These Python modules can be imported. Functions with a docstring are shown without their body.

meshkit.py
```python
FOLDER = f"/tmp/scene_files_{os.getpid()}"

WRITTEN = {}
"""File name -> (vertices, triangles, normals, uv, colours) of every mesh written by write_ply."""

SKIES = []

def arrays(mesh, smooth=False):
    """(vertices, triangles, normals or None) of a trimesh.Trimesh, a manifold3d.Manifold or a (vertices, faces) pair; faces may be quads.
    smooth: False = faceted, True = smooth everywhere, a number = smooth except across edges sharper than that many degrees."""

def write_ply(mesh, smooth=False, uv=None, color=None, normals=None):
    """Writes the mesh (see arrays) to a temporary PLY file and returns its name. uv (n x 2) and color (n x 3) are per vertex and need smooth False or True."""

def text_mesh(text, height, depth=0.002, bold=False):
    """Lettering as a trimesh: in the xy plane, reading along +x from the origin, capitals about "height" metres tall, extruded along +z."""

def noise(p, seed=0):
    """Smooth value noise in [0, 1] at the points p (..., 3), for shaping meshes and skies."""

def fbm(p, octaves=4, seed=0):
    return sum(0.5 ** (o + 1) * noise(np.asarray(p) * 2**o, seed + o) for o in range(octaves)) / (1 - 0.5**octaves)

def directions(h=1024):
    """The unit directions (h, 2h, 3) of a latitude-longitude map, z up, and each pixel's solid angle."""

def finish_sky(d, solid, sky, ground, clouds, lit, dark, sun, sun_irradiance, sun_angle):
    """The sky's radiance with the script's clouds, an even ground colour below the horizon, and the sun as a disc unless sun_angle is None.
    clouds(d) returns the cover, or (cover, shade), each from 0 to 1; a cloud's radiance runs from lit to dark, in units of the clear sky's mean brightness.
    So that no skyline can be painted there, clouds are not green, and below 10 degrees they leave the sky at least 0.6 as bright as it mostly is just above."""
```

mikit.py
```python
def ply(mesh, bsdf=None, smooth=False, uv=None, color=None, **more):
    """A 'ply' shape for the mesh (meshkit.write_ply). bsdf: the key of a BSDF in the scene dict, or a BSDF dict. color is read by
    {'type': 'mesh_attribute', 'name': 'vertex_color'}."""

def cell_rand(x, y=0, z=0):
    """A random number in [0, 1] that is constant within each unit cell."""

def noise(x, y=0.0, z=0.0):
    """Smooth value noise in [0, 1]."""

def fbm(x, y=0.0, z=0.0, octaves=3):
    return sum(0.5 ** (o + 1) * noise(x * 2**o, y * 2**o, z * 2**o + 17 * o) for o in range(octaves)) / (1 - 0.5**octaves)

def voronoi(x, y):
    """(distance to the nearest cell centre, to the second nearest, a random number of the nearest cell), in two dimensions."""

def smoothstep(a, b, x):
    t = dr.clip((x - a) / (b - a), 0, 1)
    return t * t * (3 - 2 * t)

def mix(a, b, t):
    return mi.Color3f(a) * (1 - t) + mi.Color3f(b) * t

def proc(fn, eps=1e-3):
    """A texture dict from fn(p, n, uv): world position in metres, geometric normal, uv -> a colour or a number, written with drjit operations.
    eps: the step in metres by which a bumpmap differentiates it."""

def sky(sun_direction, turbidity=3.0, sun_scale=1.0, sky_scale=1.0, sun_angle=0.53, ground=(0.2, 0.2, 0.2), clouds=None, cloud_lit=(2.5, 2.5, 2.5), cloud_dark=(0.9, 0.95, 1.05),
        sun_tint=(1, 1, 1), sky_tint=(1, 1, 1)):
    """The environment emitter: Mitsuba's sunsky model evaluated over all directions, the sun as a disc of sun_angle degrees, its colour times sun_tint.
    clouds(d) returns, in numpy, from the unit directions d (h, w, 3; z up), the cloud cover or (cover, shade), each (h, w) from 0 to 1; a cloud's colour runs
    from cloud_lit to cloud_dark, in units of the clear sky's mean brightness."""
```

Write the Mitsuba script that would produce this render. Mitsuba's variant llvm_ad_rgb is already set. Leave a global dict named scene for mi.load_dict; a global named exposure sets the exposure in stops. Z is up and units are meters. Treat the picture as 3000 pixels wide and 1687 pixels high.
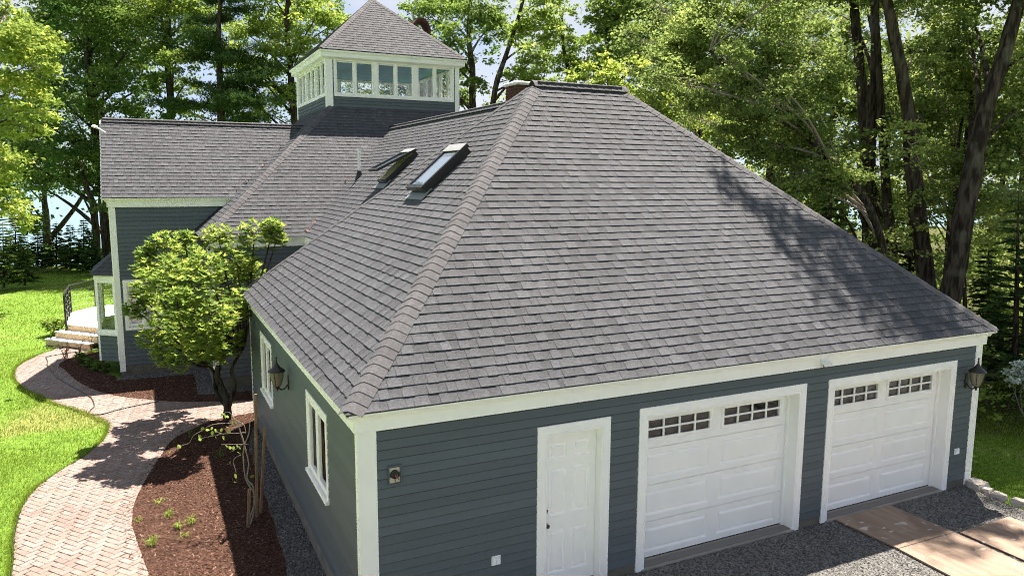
import math
import random
import numpy as np
import trimesh
import drjit as dr
import mitsuba as mi
import mikit
import meshkit
from mikit import proc, noise, fbm, voronoi, cell_rand, smoothstep, mix
from shapely.geometry import Polygon, box as sbox, LineString, MultiPolygon
from shapely.ops import unary_union
import shapely

scene, labels = {}, {}
T4 = mi.ScalarTransform4f

# ---------------------------------------------------------------- camera, sky, exposure
CAM = np.array([-1.9649, -7.8746, 5.2287])
YAW, PITCH, ROLL, FOC = 0.4518, 0.1419, 0.0047, 2210.4193 / 3000
_f = np.array([math.sin(YAW) * math.cos(PITCH), math.cos(YAW) * math.cos(PITCH), -math.sin(PITCH)])
_r = np.array([math.cos(YAW), -math.sin(YAW), 0.0])
_u = np.cross(_r, _f)
_up = -_r * math.sin(ROLL) + _u * math.cos(ROLL)
scene['camera'] = {'type': 'perspective', 'fov': math.degrees(2 * math.atan(0.5 / FOC)), 'fov_axis': 'x', 'near_clip': 0.1, 'far_clip': 9000.0,
                   'to_world': T4().look_at(origin=CAM.tolist(), target=(CAM + _f).tolist(), up=_up.tolist())}


def clouds(d):
    z = np.clip(d[..., 2], 0.02, 1)
    q = np.stack([d[..., 0] / (z + 0.35), d[..., 1] / (z + 0.35), z * 0.5], -1)
    n = meshkit.fbm(q * 2.6 + 7.3, octaves=5, seed=4)
    c = np.clip((n - 0.44) / 0.2, 0, 1)
    return 0.22 + 0.5 * c * c * (3 - 2 * c), 0.2 * np.clip((0.6 - n) / 0.3, 0, 1)


SUN = (0.325, 0.325, 1.0)
scene['sky'] = mikit.sky(SUN, turbidity=3, clouds=clouds, cloud_lit=(2.15, 2.15, 2.15), cloud_dark=(1.6, 1.62, 1.65), sun_scale=1.75, sky_scale=0.60, sun_tint=(0.93, 1.0, 1.12), sky_tint=(1.10, 0.99, 0.97))
exposure = 2.84

# ---------------------------------------------------------------- materials


def rgb(c):
    return {'type': 'rgb', 'value': list(c)}


def mat(name, color, rough=0.6, spec=0.4, metallic=0.0, bump=None, two=True, **kw):
    b = {'type': 'principled', 'base_color': color if isinstance(color, dict) else rgb(color), 'roughness': rough, 'specular': spec, 'metallic': metallic, **kw}
    if bump:
        b = {'type': 'bumpmap', 'arbitrary': bump[0], 'scale': bump[1], 'bsdf': b}
    scene[name] = {'type': 'twosided', 'bsdf': b} if two else b


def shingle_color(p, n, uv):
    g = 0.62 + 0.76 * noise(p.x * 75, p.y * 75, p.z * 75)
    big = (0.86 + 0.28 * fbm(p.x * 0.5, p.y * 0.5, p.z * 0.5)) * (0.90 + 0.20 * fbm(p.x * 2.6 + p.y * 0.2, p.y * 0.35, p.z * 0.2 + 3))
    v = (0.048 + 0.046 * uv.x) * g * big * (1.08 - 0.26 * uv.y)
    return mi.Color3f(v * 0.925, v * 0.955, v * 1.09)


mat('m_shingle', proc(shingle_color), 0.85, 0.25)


def cap_color(p, n, uv):
    v = (0.074 + 0.022 * uv.x) * (0.65 + 0.7 * noise(p.x * 80, p.y * 80, p.z * 80))
    return mi.Color3f(v * 0.99, v * 0.965, v * 1.06)


mat('m_cap', proc(cap_color), 0.85, 0.25)


def siding_color(p, n, uv):
    v = 0.80 + 0.18 * uv.x + 0.14 * fbm(p.x * 1.7, p.y * 1.7, p.z * 9)
    return mi.Color3f(0.077, 0.095, 0.111) * v


mat('m_siding', proc(siding_color), 0.5, 0.4)


def trim_color(p, n, uv):
    v = 0.94 + 0.09 * fbm(p.x * 2.3, p.y * 2.3, p.z * 2.3)
    return mi.Color3f(0.86, 0.85, 0.825) * v


mat('m_trim', proc(trim_color), 0.45, 0.4)
mat('m_door', (0.86, 0.85, 0.82), 0.35, 0.45)
mat('m_garage_door', proc(lambda p, n, uv: mi.Color3f(0.85, 0.84, 0.82) * (0.95 + 0.08 * fbm(p.x * 3, p.z * 3, 2.0))), 0.4, 0.45)
mat('m_interior', (0.16, 0.15, 0.14), 0.9, 0.1)
mat('m_cream', (0.62, 0.56, 0.46), 0.8, 0.2)
mat('m_teal', proc(lambda p, n, uv: mi.Color3f(0.05, 0.22, 0.23) * (0.75 + 0.5 * fbm(p.x * 1.5, p.y * 4, p.z))), 0.7, 0.2)
mat('m_blind', (0.11, 0.17, 0.225), 0.8, 0.2)
mat('m_curtain', (0.72, 0.70, 0.66), 0.9, 0.1)
mat('m_black', (0.012, 0.012, 0.013), 0.45, 0.4)
mat('m_bronze', (0.014, 0.013, 0.0125), 0.4, 0.5)
mat('m_grey_metal', (0.26, 0.265, 0.27), 0.45, 0.5)
mat('m_lead', (0.17, 0.19, 0.21), 0.6, 0.4)
mat('m_plastic', (0.75, 0.76, 0.77), 0.5, 0.4)
mat('m_concrete', proc(lambda p, n, uv: mi.Color3f(0.24, 0.225, 0.20) * (0.65 + 0.6 * fbm(p.x * 4, p.y * 4, p.z * 4, 4))), 0.9, 0.2)
mat('m_foundation', proc(lambda p, n, uv: mi.Color3f(0.13, 0.12, 0.10) * (0.6 + 0.7 * fbm(p.x * 5, p.y * 5, p.z * 5, 4))), 0.9, 0.2)
mat('m_wood_step', proc(lambda p, n, uv: mix((0.55, 0.37, 0.20), (0.70, 0.51, 0.31), fbm(p.x * 2 + p.y * 2, p.z * 30, 1.0))), 0.7, 0.3)
mat('m_deck', (0.72, 0.72, 0.71), 0.7, 0.3)
mat('m_stake', proc(lambda p, n, uv: mi.Color3f(0.22, 0.145, 0.085) * (0.6 + 0.8 * noise(p.x * 60, p.y * 60, p.z * 6))), 0.8, 0.2)
mat('m_hose', (0.035, 0.04, 0.035), 0.4, 0.5)
mat('m_petal', (0.36, 0.17, 0.12), 0.8, 0.2)
mat('m_white_flower', (0.42, 0.48, 0.42), 0.8, 0.2)


def ply_color(p, n, uv):
    g = fbm(p.x * 14, p.y * 1.3, 3.0, 4)
    s = smoothstep(0.55, 0.75, fbm(p.x * 2.2, p.y * 2.2, 9.0, 3))
    w = smoothstep(0.80, 0.86, noise(p.x * 7, p.y * 15, 4.0)) * smoothstep(0.5, 0.65, noise(p.x * 1.5, p.y * 1.5, 8.0))
    c = mix((0.165, 0.112, 0.082), (0.285, 0.212, 0.162), g)
    c = mix(c, (0.135, 0.09, 0.065), s * 0.6)
    return mix(c, (0.50, 0.47, 0.43), w * 0.7)


mat('m_plywood', proc(ply_color), 0.75, 0.3)


def brick_color(p, n, uv):
    c = mix((0.190, 0.140, 0.122), (0.232, 0.178, 0.157), uv.x)
    c = mix(c, (0.225, 0.19, 0.175), smoothstep(0.55, 0.95, uv.y) * 0.7)
    return c * (0.86 + 0.28 * fbm(p.x * 28, p.y * 28, p.z * 28, 3)) * (0.82 + 0.34 * fbm(p.x * 0.9, p.y * 0.9, 1.0))


mat('m_paver', proc(brick_color), 0.85, 0.2)
mat('m_chimney_brick', proc(lambda p, n, uv: mix((0.055, 0.026, 0.021), (0.09, 0.04, 0.03), uv.x) * (0.7 + 0.6 * noise(p.x * 40, p.y * 40, p.z * 40))), 0.9, 0.2)
mat('m_mortar', (0.26, 0.24, 0.22), 0.95, 0.1)
mat('m_sand', proc(lambda p, n, uv: mi.Color3f(0.12, 0.095, 0.08) * (0.5 + noise(p.x * 60, p.y * 60))), 0.95, 0.1)
mat('m_mulch', proc(lambda p, n, uv: mi.Color3f(0.055, 0.029, 0.021) * (0.35 + 1.3 * noise(p.x * 45, p.y * 45) * (0.6 + 0.8 * fbm(p.x * 5, p.y * 5)))), 0.95, 0.1)
mat('m_chip', proc(lambda p, n, uv: mix(mix((0.035, 0.016, 0.011), (0.12, 0.062, 0.042), uv.x), (0.27, 0.19, 0.145), smoothstep(0.86, 1.0, uv.y))), 0.9, 0.15)
mat('m_gravel', proc(lambda p, n, uv: mi.Color3f(0.115, 0.113, 0.108) * (0.3 + 1.2 * noise(p.x * 50, p.y * 50))), 0.95, 0.1)
mat('m_pebble', proc(lambda p, n, uv: mix((0.045, 0.046, 0.048), (0.25, 0.245, 0.235), uv.x * uv.x)), 0.85, 0.2)
mat('m_stone', proc(lambda p, n, uv: mi.Color3f(0.44, 0.40, 0.35) * (0.6 + 0.7 * fbm(p.x * 9, p.y * 9, p.z * 9, 4))), 0.9, 0.2)


def lawn_color(p, n, uv):
    a = fbm(p.x * 0.45, p.y * 0.45, 2.0, 4)
    b = fbm(p.x * 6, p.y * 6, 5.0, 3)
    c = mix((0.075, 0.135, 0.02), (0.13, 0.215, 0.03), b)
    c = mix(c, (0.22, 0.205, 0.075), smoothstep(0.56, 0.80, a) * (0.3 + 0.5 * b))
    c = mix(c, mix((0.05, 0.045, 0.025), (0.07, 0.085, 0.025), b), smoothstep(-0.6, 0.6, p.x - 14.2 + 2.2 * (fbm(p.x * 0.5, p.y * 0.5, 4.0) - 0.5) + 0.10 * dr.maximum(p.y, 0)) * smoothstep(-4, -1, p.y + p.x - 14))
    return c * (0.7 + 0.5 * noise(p.x * 35, p.y * 35))


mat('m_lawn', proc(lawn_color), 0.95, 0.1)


def blade_color(p, n, uv):
    a = fbm(p.x * 0.45, p.y * 0.45, 2.0, 4)
    c = mix((0.12, 0.215, 0.022), (0.27, 0.36, 0.05), uv.x)
    return mix(c, (0.34, 0.32, 0.11), smoothstep(0.54, 0.82, a) * (0.2 + 0.55 * uv.x))


scene['m_blade'] = {'type': 'principledthin', 'base_color': proc(blade_color), 'roughness': 0.55, 'diff_trans': 0.9}


def leaf_color(p, n, uv):
    t = dr.clip(uv.x, 0, 1)
    c = mix((0.060, 0.130, 0.034), (0.33, 0.43, 0.09), t)
    return mix(c, (0.48, 0.53, 0.12), smoothstep(0.8, 1.15, uv.x))


scene['m_leaf'] = {'type': 'principledthin', 'base_color': proc(leaf_color), 'roughness': 0.32, 'diff_trans': 1.2}
scene['m_pale_leaf'] = {'type': 'principledthin', 'base_color': proc(lambda p, n, uv: mix(mix((0.065, 0.115, 0.040), (0.34, 0.43, 0.125), dr.clip(uv.x, 0, 1)), (0.46, 0.50, 0.15), smoothstep(0.85, 1.2, uv.x))), 'roughness': 0.30, 'diff_trans': 1.1}
scene['m_needle'] = {'type': 'principledthin', 'base_color': proc(lambda p, n, uv: mix((0.028, 0.065, 0.025), (0.15, 0.22, 0.05), uv.x)), 'roughness': 0.6, 'diff_trans': 0.5}


def bark_color(p, n, uv):
    a = smoothstep(0.34, 0.68, fbm(p.x * 17, p.y * 17, p.z * 2.4, 3))
    l = smoothstep(0.56, 0.74, fbm(p.x * 3.1, p.y * 3.1, p.z * 2.3 + 5, 3))
    return mix(mix((0.024, 0.019, 0.015), (0.080, 0.065, 0.052), a), (0.13, 0.135, 0.11), l * 0.4)


mat('m_bark', proc(bark_color), 0.95, 0.1, bump=(proc(lambda p, n, uv: noise(p.x * 22, p.y * 22, p.z * 3.5) + 0.5 * noise(p.x * 50, p.y * 50, p.z * 9), eps=4e-3), 0.045))
mat('m_twig', (0.25, 0.22, 0.185), 0.9, 0.1)
mat('m_red_twig', (0.26, 0.10, 0.09), 0.8, 0.2)
mat('m_water', (0.10, 0.17, 0.19), 0.22, 0.6, bump=(proc(lambda p, n, uv: fbm(p.x * 0.5, p.y * 1.1, 0.0, 3), eps=5e-2), 0.10))
mat('m_hill', proc(lambda p, n, uv: mi.Color3f(0.06, 0.085, 0.06) * (0.6 + 0.8 * fbm(p.x * 0.02, p.y * 0.02, p.z * 0.08, 4))), 0.95, 0.1)
scene['m_glass'] = {'type': 'thindielectric', 'int_ior': 1.5, 'ext_ior': 1.0}
scene['m_lamp_glass'] = {'type': 'principledthin', 'base_color': rgb((0.55, 0.50, 0.40)), 'roughness': 0.3, 'spec_trans': 0.65, 'diff_trans': 1.0}

# ---------------------------------------------------------------- mesh helpers
CUBE_F = np.array([[0, 2, 3], [0, 3, 1], [4, 5, 7], [4, 7, 6], [0, 1, 5], [0, 5, 4], [2, 6, 7], [2, 7, 3], [0, 4, 6], [0, 6, 2], [1, 3, 7], [1, 7, 5]])


class MB:
    """Collects vertices, triangles and uv of one mesh."""

    def __init__(self, M=None):
        self.v, self.f, self.t, self.n, self.M = [], [], [], 0, M

    def add(self, V, F, uv=(0.5, 0.5), M=None):
        V, F = np.asarray(V, float).reshape(-1, 3), np.asarray(F, int).reshape(-1, 3)
        M = self.M if M is None else M
        if M is not None:
            V = V @ M[:3, :3].T + M[:3, 3]
            if np.linalg.det(M[:3, :3]) < 0:
                F = F[:, ::-1]
        uv = np.asarray(uv, float)
        self.v.append(V)
        self.f.append(F + self.n)
        self.t.append(np.tile(uv, (len(V), 1)) if uv.ndim == 1 else uv)
        self.n += len(V)
        return self

    def box(self, lo, hi, uv=(0.5, 0.5), M=None):
        lo, hi = np.minimum(lo, hi), np.maximum(lo, hi)
        V = np.array([[x, y, z] for x in (lo[0], hi[0]) for y in (lo[1], hi[1]) for z in (lo[2], hi[2])])
        return self.add(V, CUBE_F, uv, M)

    def cbox(self, lo, hi, c=0.006, uv=(0.5, 0.5), M=None):
        """a box with chamfered edges"""
        lo, hi = np.minimum(lo, hi).astype(float), np.maximum(lo, hi).astype(float)
        pts = []
        for s in np.ndindex(2, 2, 2):
            q = np.where(s, hi, lo)
            sg = np.where(s, -1, 1) * c
            for k in range(3):
                w = q + sg
                w[k] = q[k]
                pts.append(w)
        h = trimesh.convex.convex_hull(np.array(pts))
        return self.add(h.vertices, h.faces, uv, M)

    def quad(self, P, uv=(0.5, 0.5), M=None):
        return self.add(P, [[0, 1, 2], [0, 2, 3]], uv, M)

    def tube(self, P, R, sides=8, uv=(0.5, 0.5), M=None, cap=True):
        P = np.asarray(P, float)
        R = np.broadcast_to(np.asarray(R, float), (len(P),))
        t = np.gradient(P, axis=0)
        t /= np.linalg.norm(t, axis=1, keepdims=True) + 1e-12
        ref = np.array([0, 0, 1.0]) if abs(t[:, 2]).mean() < 0.8 else np.array([1.0, 0.3, 0])
        a = np.cross(t, ref)
        a /= np.linalg.norm(a, axis=1, keepdims=True) + 1e-12
        b = np.cross(t, a)
        g = np.arange(sides) * 2 * np.pi / sides
        V = P[:, None] + R[:, None, None] * (np.cos(g)[None, :, None] * a[:, None] + np.sin(g)[None, :, None] * b[:, None])
        i, j = np.meshgrid(np.arange(len(P) - 1), np.arange(sides), indexing='ij')
        q = np.stack([i * sides + j, i * sides + (j + 1) % sides, (i + 1) * sides + (j + 1) % sides, (i + 1) * sides + j], -1).reshape(-1, 4)
        F = np.vstack([q[:, [0, 1, 2]], q[:, [0, 2, 3]]])[:, ::-1]
        V = V.reshape(-1, 3)
        if cap:
            k = len(V)
            V = np.vstack([V, P[:1], P[-1:]])
            j = np.arange(sides)
            m = (len(P) - 1) * sides
            F = np.vstack([F, np.stack([j, (j + 1) % sides, j * 0 + k], 1), np.stack([m + (j + 1) % sides, m + j, j * 0 + k + 1], 1)])
        return self.add(V, F, uv, M)

    def lathe(self, prof, center, sides=16, uv=(0.5, 0.5), M=None):
        prof = np.asarray(prof, float)
        g = np.arange(sides) * 2 * np.pi / sides
        V = np.stack([prof[:, None, 0] * np.cos(g), prof[:, None, 0] * np.sin(g), np.repeat(prof[:, 1:2], sides, 1)], -1).reshape(-1, 3) + np.asarray(center)
        i, j = np.meshgrid(np.arange(len(prof) - 1), np.arange(sides), indexing='ij')
        q = np.stack([i * sides + j, i * sides + (j + 1) % sides, (i + 1) * sides + (j + 1) % sides, (i + 1) * sides + j], -1).reshape(-1, 4)
        return self.add(V, np.vstack([q[:, [0, 1, 2]], q[:, [0, 2, 3]]]), uv, M)

    def prism(self, poly, top, bottom=0.0, uv=None, M=None):
        """a polygon in local (u, v) raised along w from bottom to top(u, v); uv: function of (u, v) or a pair"""
        for g in getattr(poly, 'geoms', [poly]):
            if g.geom_type != 'Polygon' or g.area < 1e-6:
                continue
            ring = np.array(shapely.geometry.polygon.orient(g).exterior.coords)[:-1]
            if len(ring) == 4 and not g.interiors:
                V2, F = ring, np.array([[0, 1, 2], [0, 2, 3]])
            else:
                V2, F = trimesh.creation.triangulate_polygon(g, engine='earcut')
                V2, F = np.asarray(V2)[:, :2], np.asarray(F)
                s = V2[F]
                c = (s[:, 1, 0] - s[:, 0, 0]) * (s[:, 2, 1] - s[:, 0, 1]) - (s[:, 1, 1] - s[:, 0, 1]) * (s[:, 2, 0] - s[:, 0, 0])
                F = np.where(c[:, None] < 0, F[:, ::-1], F)
            tz = (lambda q: np.full(len(q), float(top))) if not callable(top) else (lambda q: top(q[:, 0], q[:, 1]))
            tu = (lambda q: np.tile(uv if uv is not None else (0.5, 0.5), (len(q), 1))) if not callable(uv) else (lambda q: uv(q[:, 0], q[:, 1]))
            self.add(np.column_stack([V2, tz(V2)]), F, tu(V2), M)
            for rg in [g.exterior, *g.interiors]:
                r = np.array(rg.coords)[:-1]
                k = len(r)
                a = np.column_stack([r, tz(r)])
                b = np.column_stack([r, np.full(k, bottom)])
                j = np.arange(k)
                n = (j + 1) % k
                S = np.vstack([np.stack([j, j + k, n + k], 1), np.stack([j, n + k, n], 1)])
                if rg.is_ccw:
                    S = S[:, ::1]
                self.add(np.vstack([a, b]), S, np.vstack([tu(r)] * 2), M)
        return self

    def mesh(self):
        return (np.vstack(self.v), np.vstack(self.f)), np.vstack(self.t)


def frame(o, u, v, w):
    M = np.eye(4)
    M[:3, 0], M[:3, 1], M[:3, 2], M[:3, 3] = u, v, w, o
    return M


_used = {}


def key(name):
    n = _used.get(name, -1) + 1
    _used[name] = n
    return name if n == 0 else f'{name}_{n:03d}'


def put(name, mb, bsdf, smooth=False):
    k = key(name)
    m, uv = mb.mesh()
    scene[k] = mikit.ply(m, bsdf, smooth=smooth, uv=uv)
    return k


def thing(name, label, cat, group=None):
    k = key(name)
    labels[k] = {'label': label, 'category': cat}
    if group:
        labels[k]['group'] = group
    return k


def tag(k, label, cat, group=None):
    labels[k] = {'label': label, 'category': cat}
    if group:
        labels[k]['group'] = group
    return k


def struct(name, mb, bsdf, smooth=False, label=None):
    k = put(name, mb, bsdf, smooth)
    labels[k] = {'kind': 'structure', **({'label': label} if label else {})}
    return k


def stuff(name, mb, bsdf, label=None, smooth=False):
    k = put(name, mb, bsdf, smooth)
    labels[k] = {'kind': 'stuff', **({'label': label} if label else {})}
    return k


rng = np.random.default_rng(20240811)


def unit(v):
    v = np.asarray(v, float)
    return v / np.linalg.norm(v)


GL = -0.17                       # the ground left of the garage lies lower than the drive
SC = (CAM[2] - GL) / CAM[2]


def low(P):
    """points laid out on the level of the drive, carried to the lower ground on the left"""
    P = np.asarray(P, float)
    if P.shape[-1] == 2:
        return CAM[:2] + (P - CAM[:2]) * SC
    return CAM + (P - CAM) * SC

# ---------------------------------------------------------------- the house: sizes
W, D, OV, HE = 10.776, 9.378, 0.174, 2.751
RL, RR, RY, RZ = np.array([4.576, 4.689, 6.98]), np.array([6.436, 4.689, 6.98]), 4.689, 6.98
FL, FR, BL, BR = (np.array([x, y, HE]) for x, y in ((-OV, -OV), (W + OV, -OV), (-OV, D + OV), (W + OV, D + OV)))
E3 = 3.756                       # eave height of the main block and the connector
C3 = np.array([-0.75, 12.19, E3])
V3 = np.array([1.755, 12.19, E3])
CR, CZ = 5.2, E3 + 0.9 * (5.2 - 1.755)          # connector ridge
WY, WE = 14.83, 4.717            # wing wall and eave height
TX0, TX1, TY0, TY1 = 3.35, 7.75, 16.35, 21.25  # tower
TZ = E3 + 0.9 * (TY0 - 12.19)

house = thing('house', 'blue grey clapboard house with hipped shingle roofs, glazed roof tower and attached two door garage', 'house')

# ---------------------------------------------------------------- roofs
pieces = []          # (size on the photograph, holder, mesh)
EXPO = 0.1435


def face_frame(P0, P1, P2):
    u = unit(np.subtract(P1, P0))
    n = unit(np.cross(u, np.subtract(P2, P0)))
    if n[2] < 0:
        n = -n
    v = np.cross(n, u)
    if v[2] < 0:
        u, v = -u, -v
    return frame(np.asarray(P0, float), u, v, n)


def shingle_face(holder, pts, eave, holes=(), seed=0, lip=0.0105):
    """Shingles a roof plane, course by course. eave: the two points that give the direction of the courses."""
    r = np.random.default_rng(seed)
    M = face_frame(eave[0], eave[1], pts[2])
    Mi = np.linalg.inv(M)
    two = lambda P: (np.column_stack([np.asarray(P), np.ones(len(P))]) @ Mi.T)[:, :2]
    poly = Polygon(two(pts)).buffer(0)
    for h in holes:
        poly = poly.difference(Polygon(two(h)))
    u0, v0, u1, v1 = poly.bounds
    shapely.prepare(poly)
    k = 0
    vv = v0
    while vv < v1:
        band = poly.intersection(sbox(u0 - 1, vv, u1 + 1, vv + EXPO))
        if not band.is_empty and band.area > 1e-4:
            bu0, _, bu1, _ = band.bounds
            u = bu0 - r.uniform(0, 0.3)
            row_tone = r.uniform(-0.06, 0.06)
            raised = False
            while u < bu1:
                raised = not raised if r.random() < 0.86 else raised
                wd = r.uniform(0.10, 0.21) if raised else r.uniform(0.07, 0.19)
                a = sbox(u + 0.0015, vv - (0.003 if raised else 0) + r.uniform(-0.0025, 0.0025), u + wd - 0.0015, vv + EXPO + 0.004)
                g = a if poly.contains(a) else a.intersection(poly)
                if not g.is_empty and g.area > 2e-4:
                    hi = lip + (0.0055 if raised else 0.0) + r.uniform(-0.001, 0.002)
                    tone = float(np.clip((0.55 if raised else 0.41) + row_tone * 0.7 + r.normal(0, 0.14), 0, 1))
                    mb = MB(M)
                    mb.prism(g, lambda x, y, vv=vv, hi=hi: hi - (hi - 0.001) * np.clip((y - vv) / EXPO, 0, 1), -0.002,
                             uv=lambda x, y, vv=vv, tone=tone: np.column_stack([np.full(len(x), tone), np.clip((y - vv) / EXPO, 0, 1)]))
                    if mb.v:
                        c = mb.v[0].mean(0)
                        d = c - CAM
                        L = np.linalg.norm(d)
                        cosv = max(0.0, float(-d @ M[:3, 2]) / L)
                        q = d @ np.stack([_r, _u, _f]).T
                        seen = q[2] > 0 and abs(q[0] / q[2]) < 0.68 and abs(q[1] / q[2]) < 0.385
                        pieces.append((g.area * cosv / L ** 2 * seen, holder, mb))
                u += wd
        vv += EXPO


cap_list = []


def hip_caps(holder, A, B, n1, n2, wid=0.15, seed=0, vent=0.0, step=EXPO):
    """Bent cap shingles from A (low) to B (high) over the edge between planes with normals n1 and n2."""
    r = np.random.default_rng(seed)
    A, B = np.asarray(A, float), np.asarray(B, float)
    d = unit(B - A)
    up = unit(n1 + n2)
    s1, s2 = np.cross(d, n1), np.cross(n2, d)
    s1 = s1 if s1 @ n2 < 0 else -s1
    s2 = s2 if s2 @ n1 < 0 else -s2
    if s1 @ (n2 - n1) > 0:
        s1 = -s1
    if s2 @ (n1 - n2) > 0:
        s2 = -s2
    L, t = np.linalg.norm(B - A), 0.05
    while t < L - 0.03:
        w = wid * r.uniform(0.97, 1.03)
        e = min(step + 0.03, L - t)
        sect = []
        for (tt, lift) in ((t, 0.019 + r.uniform(-0.001, 0.002)), (t + e, 0.011)):
            o = A + d * tt
            row = []
            for k, s in ((1, s1), (0.30, s1), (0, s1), (0.30, s2), (1, s2)):
                row.append(o + s * w * k + (up if k == 0 else (n1 if s is s1 else n2)) * (lift + vent + (0.010 if k < 1 else 0) - (0.006 if k == 0 else 0)))
            sect.append(row)
        top = np.array(sect)                     # 2 x 5 x 3
        low = top - up * 0.007
        V = np.concatenate([top.reshape(-1, 3), low.reshape(-1, 3)])
        F = []
        for i in range(4):
            a, b, c2, e2 = i, i + 1, i + 6, i + 5
            F += [[a, b, c2], [a, c2, e2], [a + 10, c2 + 10, b + 10], [a + 10, e2 + 10, c2 + 10]]
            F += [[a, a + 10, b + 10], [a, b + 10, b]]
        for i in (0, 4):
            F += [[i, i + 5, i + 15], [i, i + 15, i + 10]]
        mb = MB().add(V, F, (r.uniform(0, 1), 0.5))
        cap_list.append((w * step / np.linalg.norm(A + d * t - CAM) ** 2, holder, mb))
        t += step


def up_normal(P0, P1, P2):
    n = unit(np.cross(np.subtract(P1, P0), np.subtract(P2, P0)))
    return n if n[2] > 0 else -n


def deck(holder, polys, bsdf='m_shingle', drop=0.006, thick=0.03, uv=(0.3, 0.5)):
    """the boards under the shingles: one slab per roof plane, joined"""
    mb = MB()
    for P in polys:
        P = np.asarray(P, float)
        M = face_frame(P[0], P[1], P[2])
        q = (np.column_stack([P, np.ones(len(P))]) @ np.linalg.inv(M).T)[:, :2]
        mb.prism(Polygon(q).buffer(0), -drop, -drop - thick, uv=uv, M=M)
    return put(holder, mb, bsdf)


def eave_loop(name, x0, x1, y0, y1, prof, bsdf='m_trim', closed=True, sides=(0, 1, 2, 3)):
    """a moulding (outward, z) carried round a rectangle with mitred corners; sides: 0 front, 1 right, 2 back, 3 left"""
    prof = np.asarray(prof, float)
    mb = MB()
    cor = [(x0, y0, -1, -1), (x1, y0, 1, -1), (x1, y1, 1, 1), (x0, y1, -1, 1)]
    for s in sides:
        a, b = cor[s], cor[(s + 1) % 4]
        A = np.column_stack([a[0] + a[2] * prof[:, 0], a[1] + a[3] * prof[:, 0], prof[:, 1]])
        B = np.column_stack([b[0] + b[2] * prof[:, 0], b[1] + b[3] * prof[:, 0], prof[:, 1]])
        k = len(prof)
        j = np.arange(k)
        n = (j + 1) % k
        mb.add(np.vstack([A, B]), np.vstack([np.stack([j, n, n + k], 1), np.stack([j, n + k, j + k], 1)]))
    return put(name, mb, bsdf)


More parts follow.
